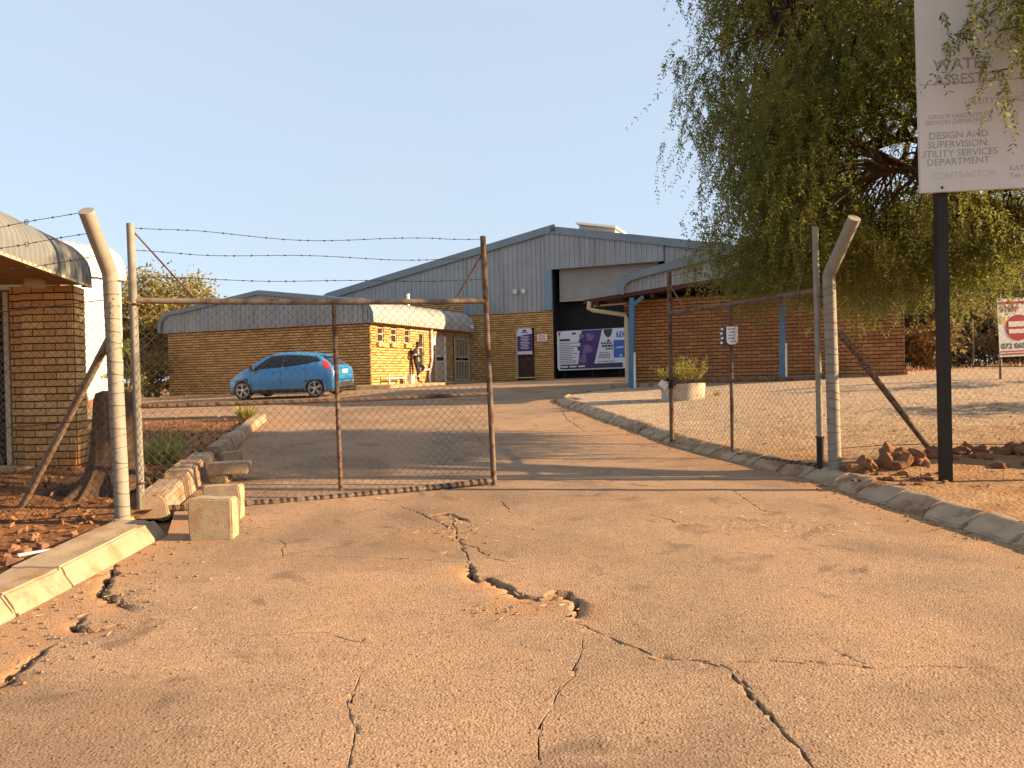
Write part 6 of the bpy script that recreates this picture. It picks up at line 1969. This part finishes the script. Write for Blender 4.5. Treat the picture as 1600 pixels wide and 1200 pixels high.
for sg in (0,): m.hexa([cs[0] - nn * .03, cs[0] + nn * .03, cs[-1] + nn * .008, cs[-1] - nn * .008], [p + UP * .012 for p in (cs[0] - nn * .03, cs[0] + nn * .03, cs[-1] + nn * .008, cs[-1] - nn * .008)])
m.part('strip', MAT['white'], t, bevel=.003)

# ------------------------------------------------------------------ litter and dry grass (uncountable)
def scatter(name, pts, zf, mat, L, wd, flat_=.15, kind='stuff', curl=0.0):
    lv = Leaves(); P = np.array(pts); z = np.array([zf(x, y) for x, y in P])
    Q = np.c_[P, z + .006]
    D = rng.normal(size=Q.shape) * np.array([1, 1, flat_])
    D[:, 2] = np.abs(D[:, 2])
    lv.add(Q, D, L * rng.uniform(.4, 1.3, len(Q)), wd * rng.uniform(.6, 1.3, len(Q)))
    o = lv.build(name, mat, None, kind)
    return o
pts = []
for k in range(3600):
    x, y = random.uniform(-8, -3.45), random.uniform(4.6, 15.5)
    if inside(bed_poly, np.array([[x, y]]))[0]: pts.append((x, y))
scatter('leaf_litter', pts, BZ, MAT['litter'], .07, .035, .5)
pts = []
for (px, py, sx, sy, n) in ((700, 828, 45, 12, 110), (1235, 823, 60, 7, 230), (800, 950, 40, 10, 60), (640, 790, 60, 20, 50), (240, 930, 120, 22, 40), (90, 985, 80, 25, 40), (1150, 800, 60, 12, 40), (1250, 910, 320, 70, 30)):
    for _ in range(n):
        p = on_ground(px + random.gauss(0, sx), py + random.gauss(0, sy)) if n < 0 else None
        q = unproject(px + random.gauss(0, sx), max(640, py + random.gauss(0, sy)), 1.0)
        d = -1.22 / q.z if q.z < 0 else 8
        for _i in range(3): d = G(q.x * d, q.y * d) / q.z
        x, y = q.x * d, q.y * d
        if inside(road_poly, np.array([[x, y]]))[0]: pts.append((x, y))
scatter('straw_litter', pts, lambda x, y: G(x, y) + .003, MAT['straw'], .06, .005, .12)
pts = []
for k in range(5200):
    x = random.uniform(8, 26); y = random.uniform(19.2, 24.5)
    if y < 18.6 + .35 * (x - 9) * .4: continue
    pts.append((x, y))
scatter('dry_grass', pts, lambda x, y: (VZ(x, y) if inside(verge_poly, np.array([[x, y]]))[0] else G(x, y)) - .01, MAT['straw'], .16, .02, 1.6)
pts = []
for k in range(1500):
    x = random.uniform(3.4, 12); y = random.uniform(5, 15)
    if inside(verge_poly, np.array([[x, y]]))[0]: pts.append((x, y))
scatter('twig_litter', pts, VZ, MAT['litter'], .06, .014, .25)
# crumbs round the broken patches
bmv, bmf = [], []
CRUMB = []
for px, py, sx, sy in ((790, 950, .25, .09), (700, 830, .3, .25), (170, 930, .2, .2), (80, 1010, .25, .25)):
    q = on_ground(px, py); CRUMB.append((q.x, q.y, sx, sy))
for k in range(800):
    if k >= 640:
        c_ = CRUMB[k % len(CRUMB)]; x = random.gauss(c_[0], c_[2]); y = random.gauss(c_[1], c_[3])
    elif k < 380: 
        e = random.choice(range(len(RIGHT_EDGE) - 5)); i = e + 4; a, b = RIGHT_EDGE[i], RIGHT_EDGE[min(i + 1, len(RIGHT_EDGE) - 1)]; u = random.random(); x = a[0] + (b[0] - a[0]) * u - abs(random.gauss(0, .12)) - .02; y = a[1] + (b[1] - a[1]) * u
    else:
        x = -2.9 + abs(random.gauss(0, .35)); y = random.uniform(3.5, 12); x -= max(0, (y - 7)) * .25 * (y > 7)
    if not inside(road_poly, np.array([[x, y]]))[0]: continue
    s = random.uniform(.004, .014); c = Vector((x, y, G(x, y) + s * .5)); n0 = len(bmv)
    for v in ((1, 0, 0), (-1, 0, 0), (0, 1, 0), (0, -1, 0), (0, 0, .8), (0, 0, -.8)): bmv.append(tuple(c + Vector(v) * s * random.uniform(.7, 1.3)))
    bmf += [tuple(n0 + q for q in f) for f in ((0, 2, 4), (2, 1, 4), (1, 3, 4), (3, 0, 4), (2, 0, 5), (1, 2, 5), (3, 1, 5), (0, 3, 5))]
o = link('pebbles', np_mesh('pebbles', np.array(bmv), np.array(bmf), MAT['pebble'])); o['kind'] = 'stuff'
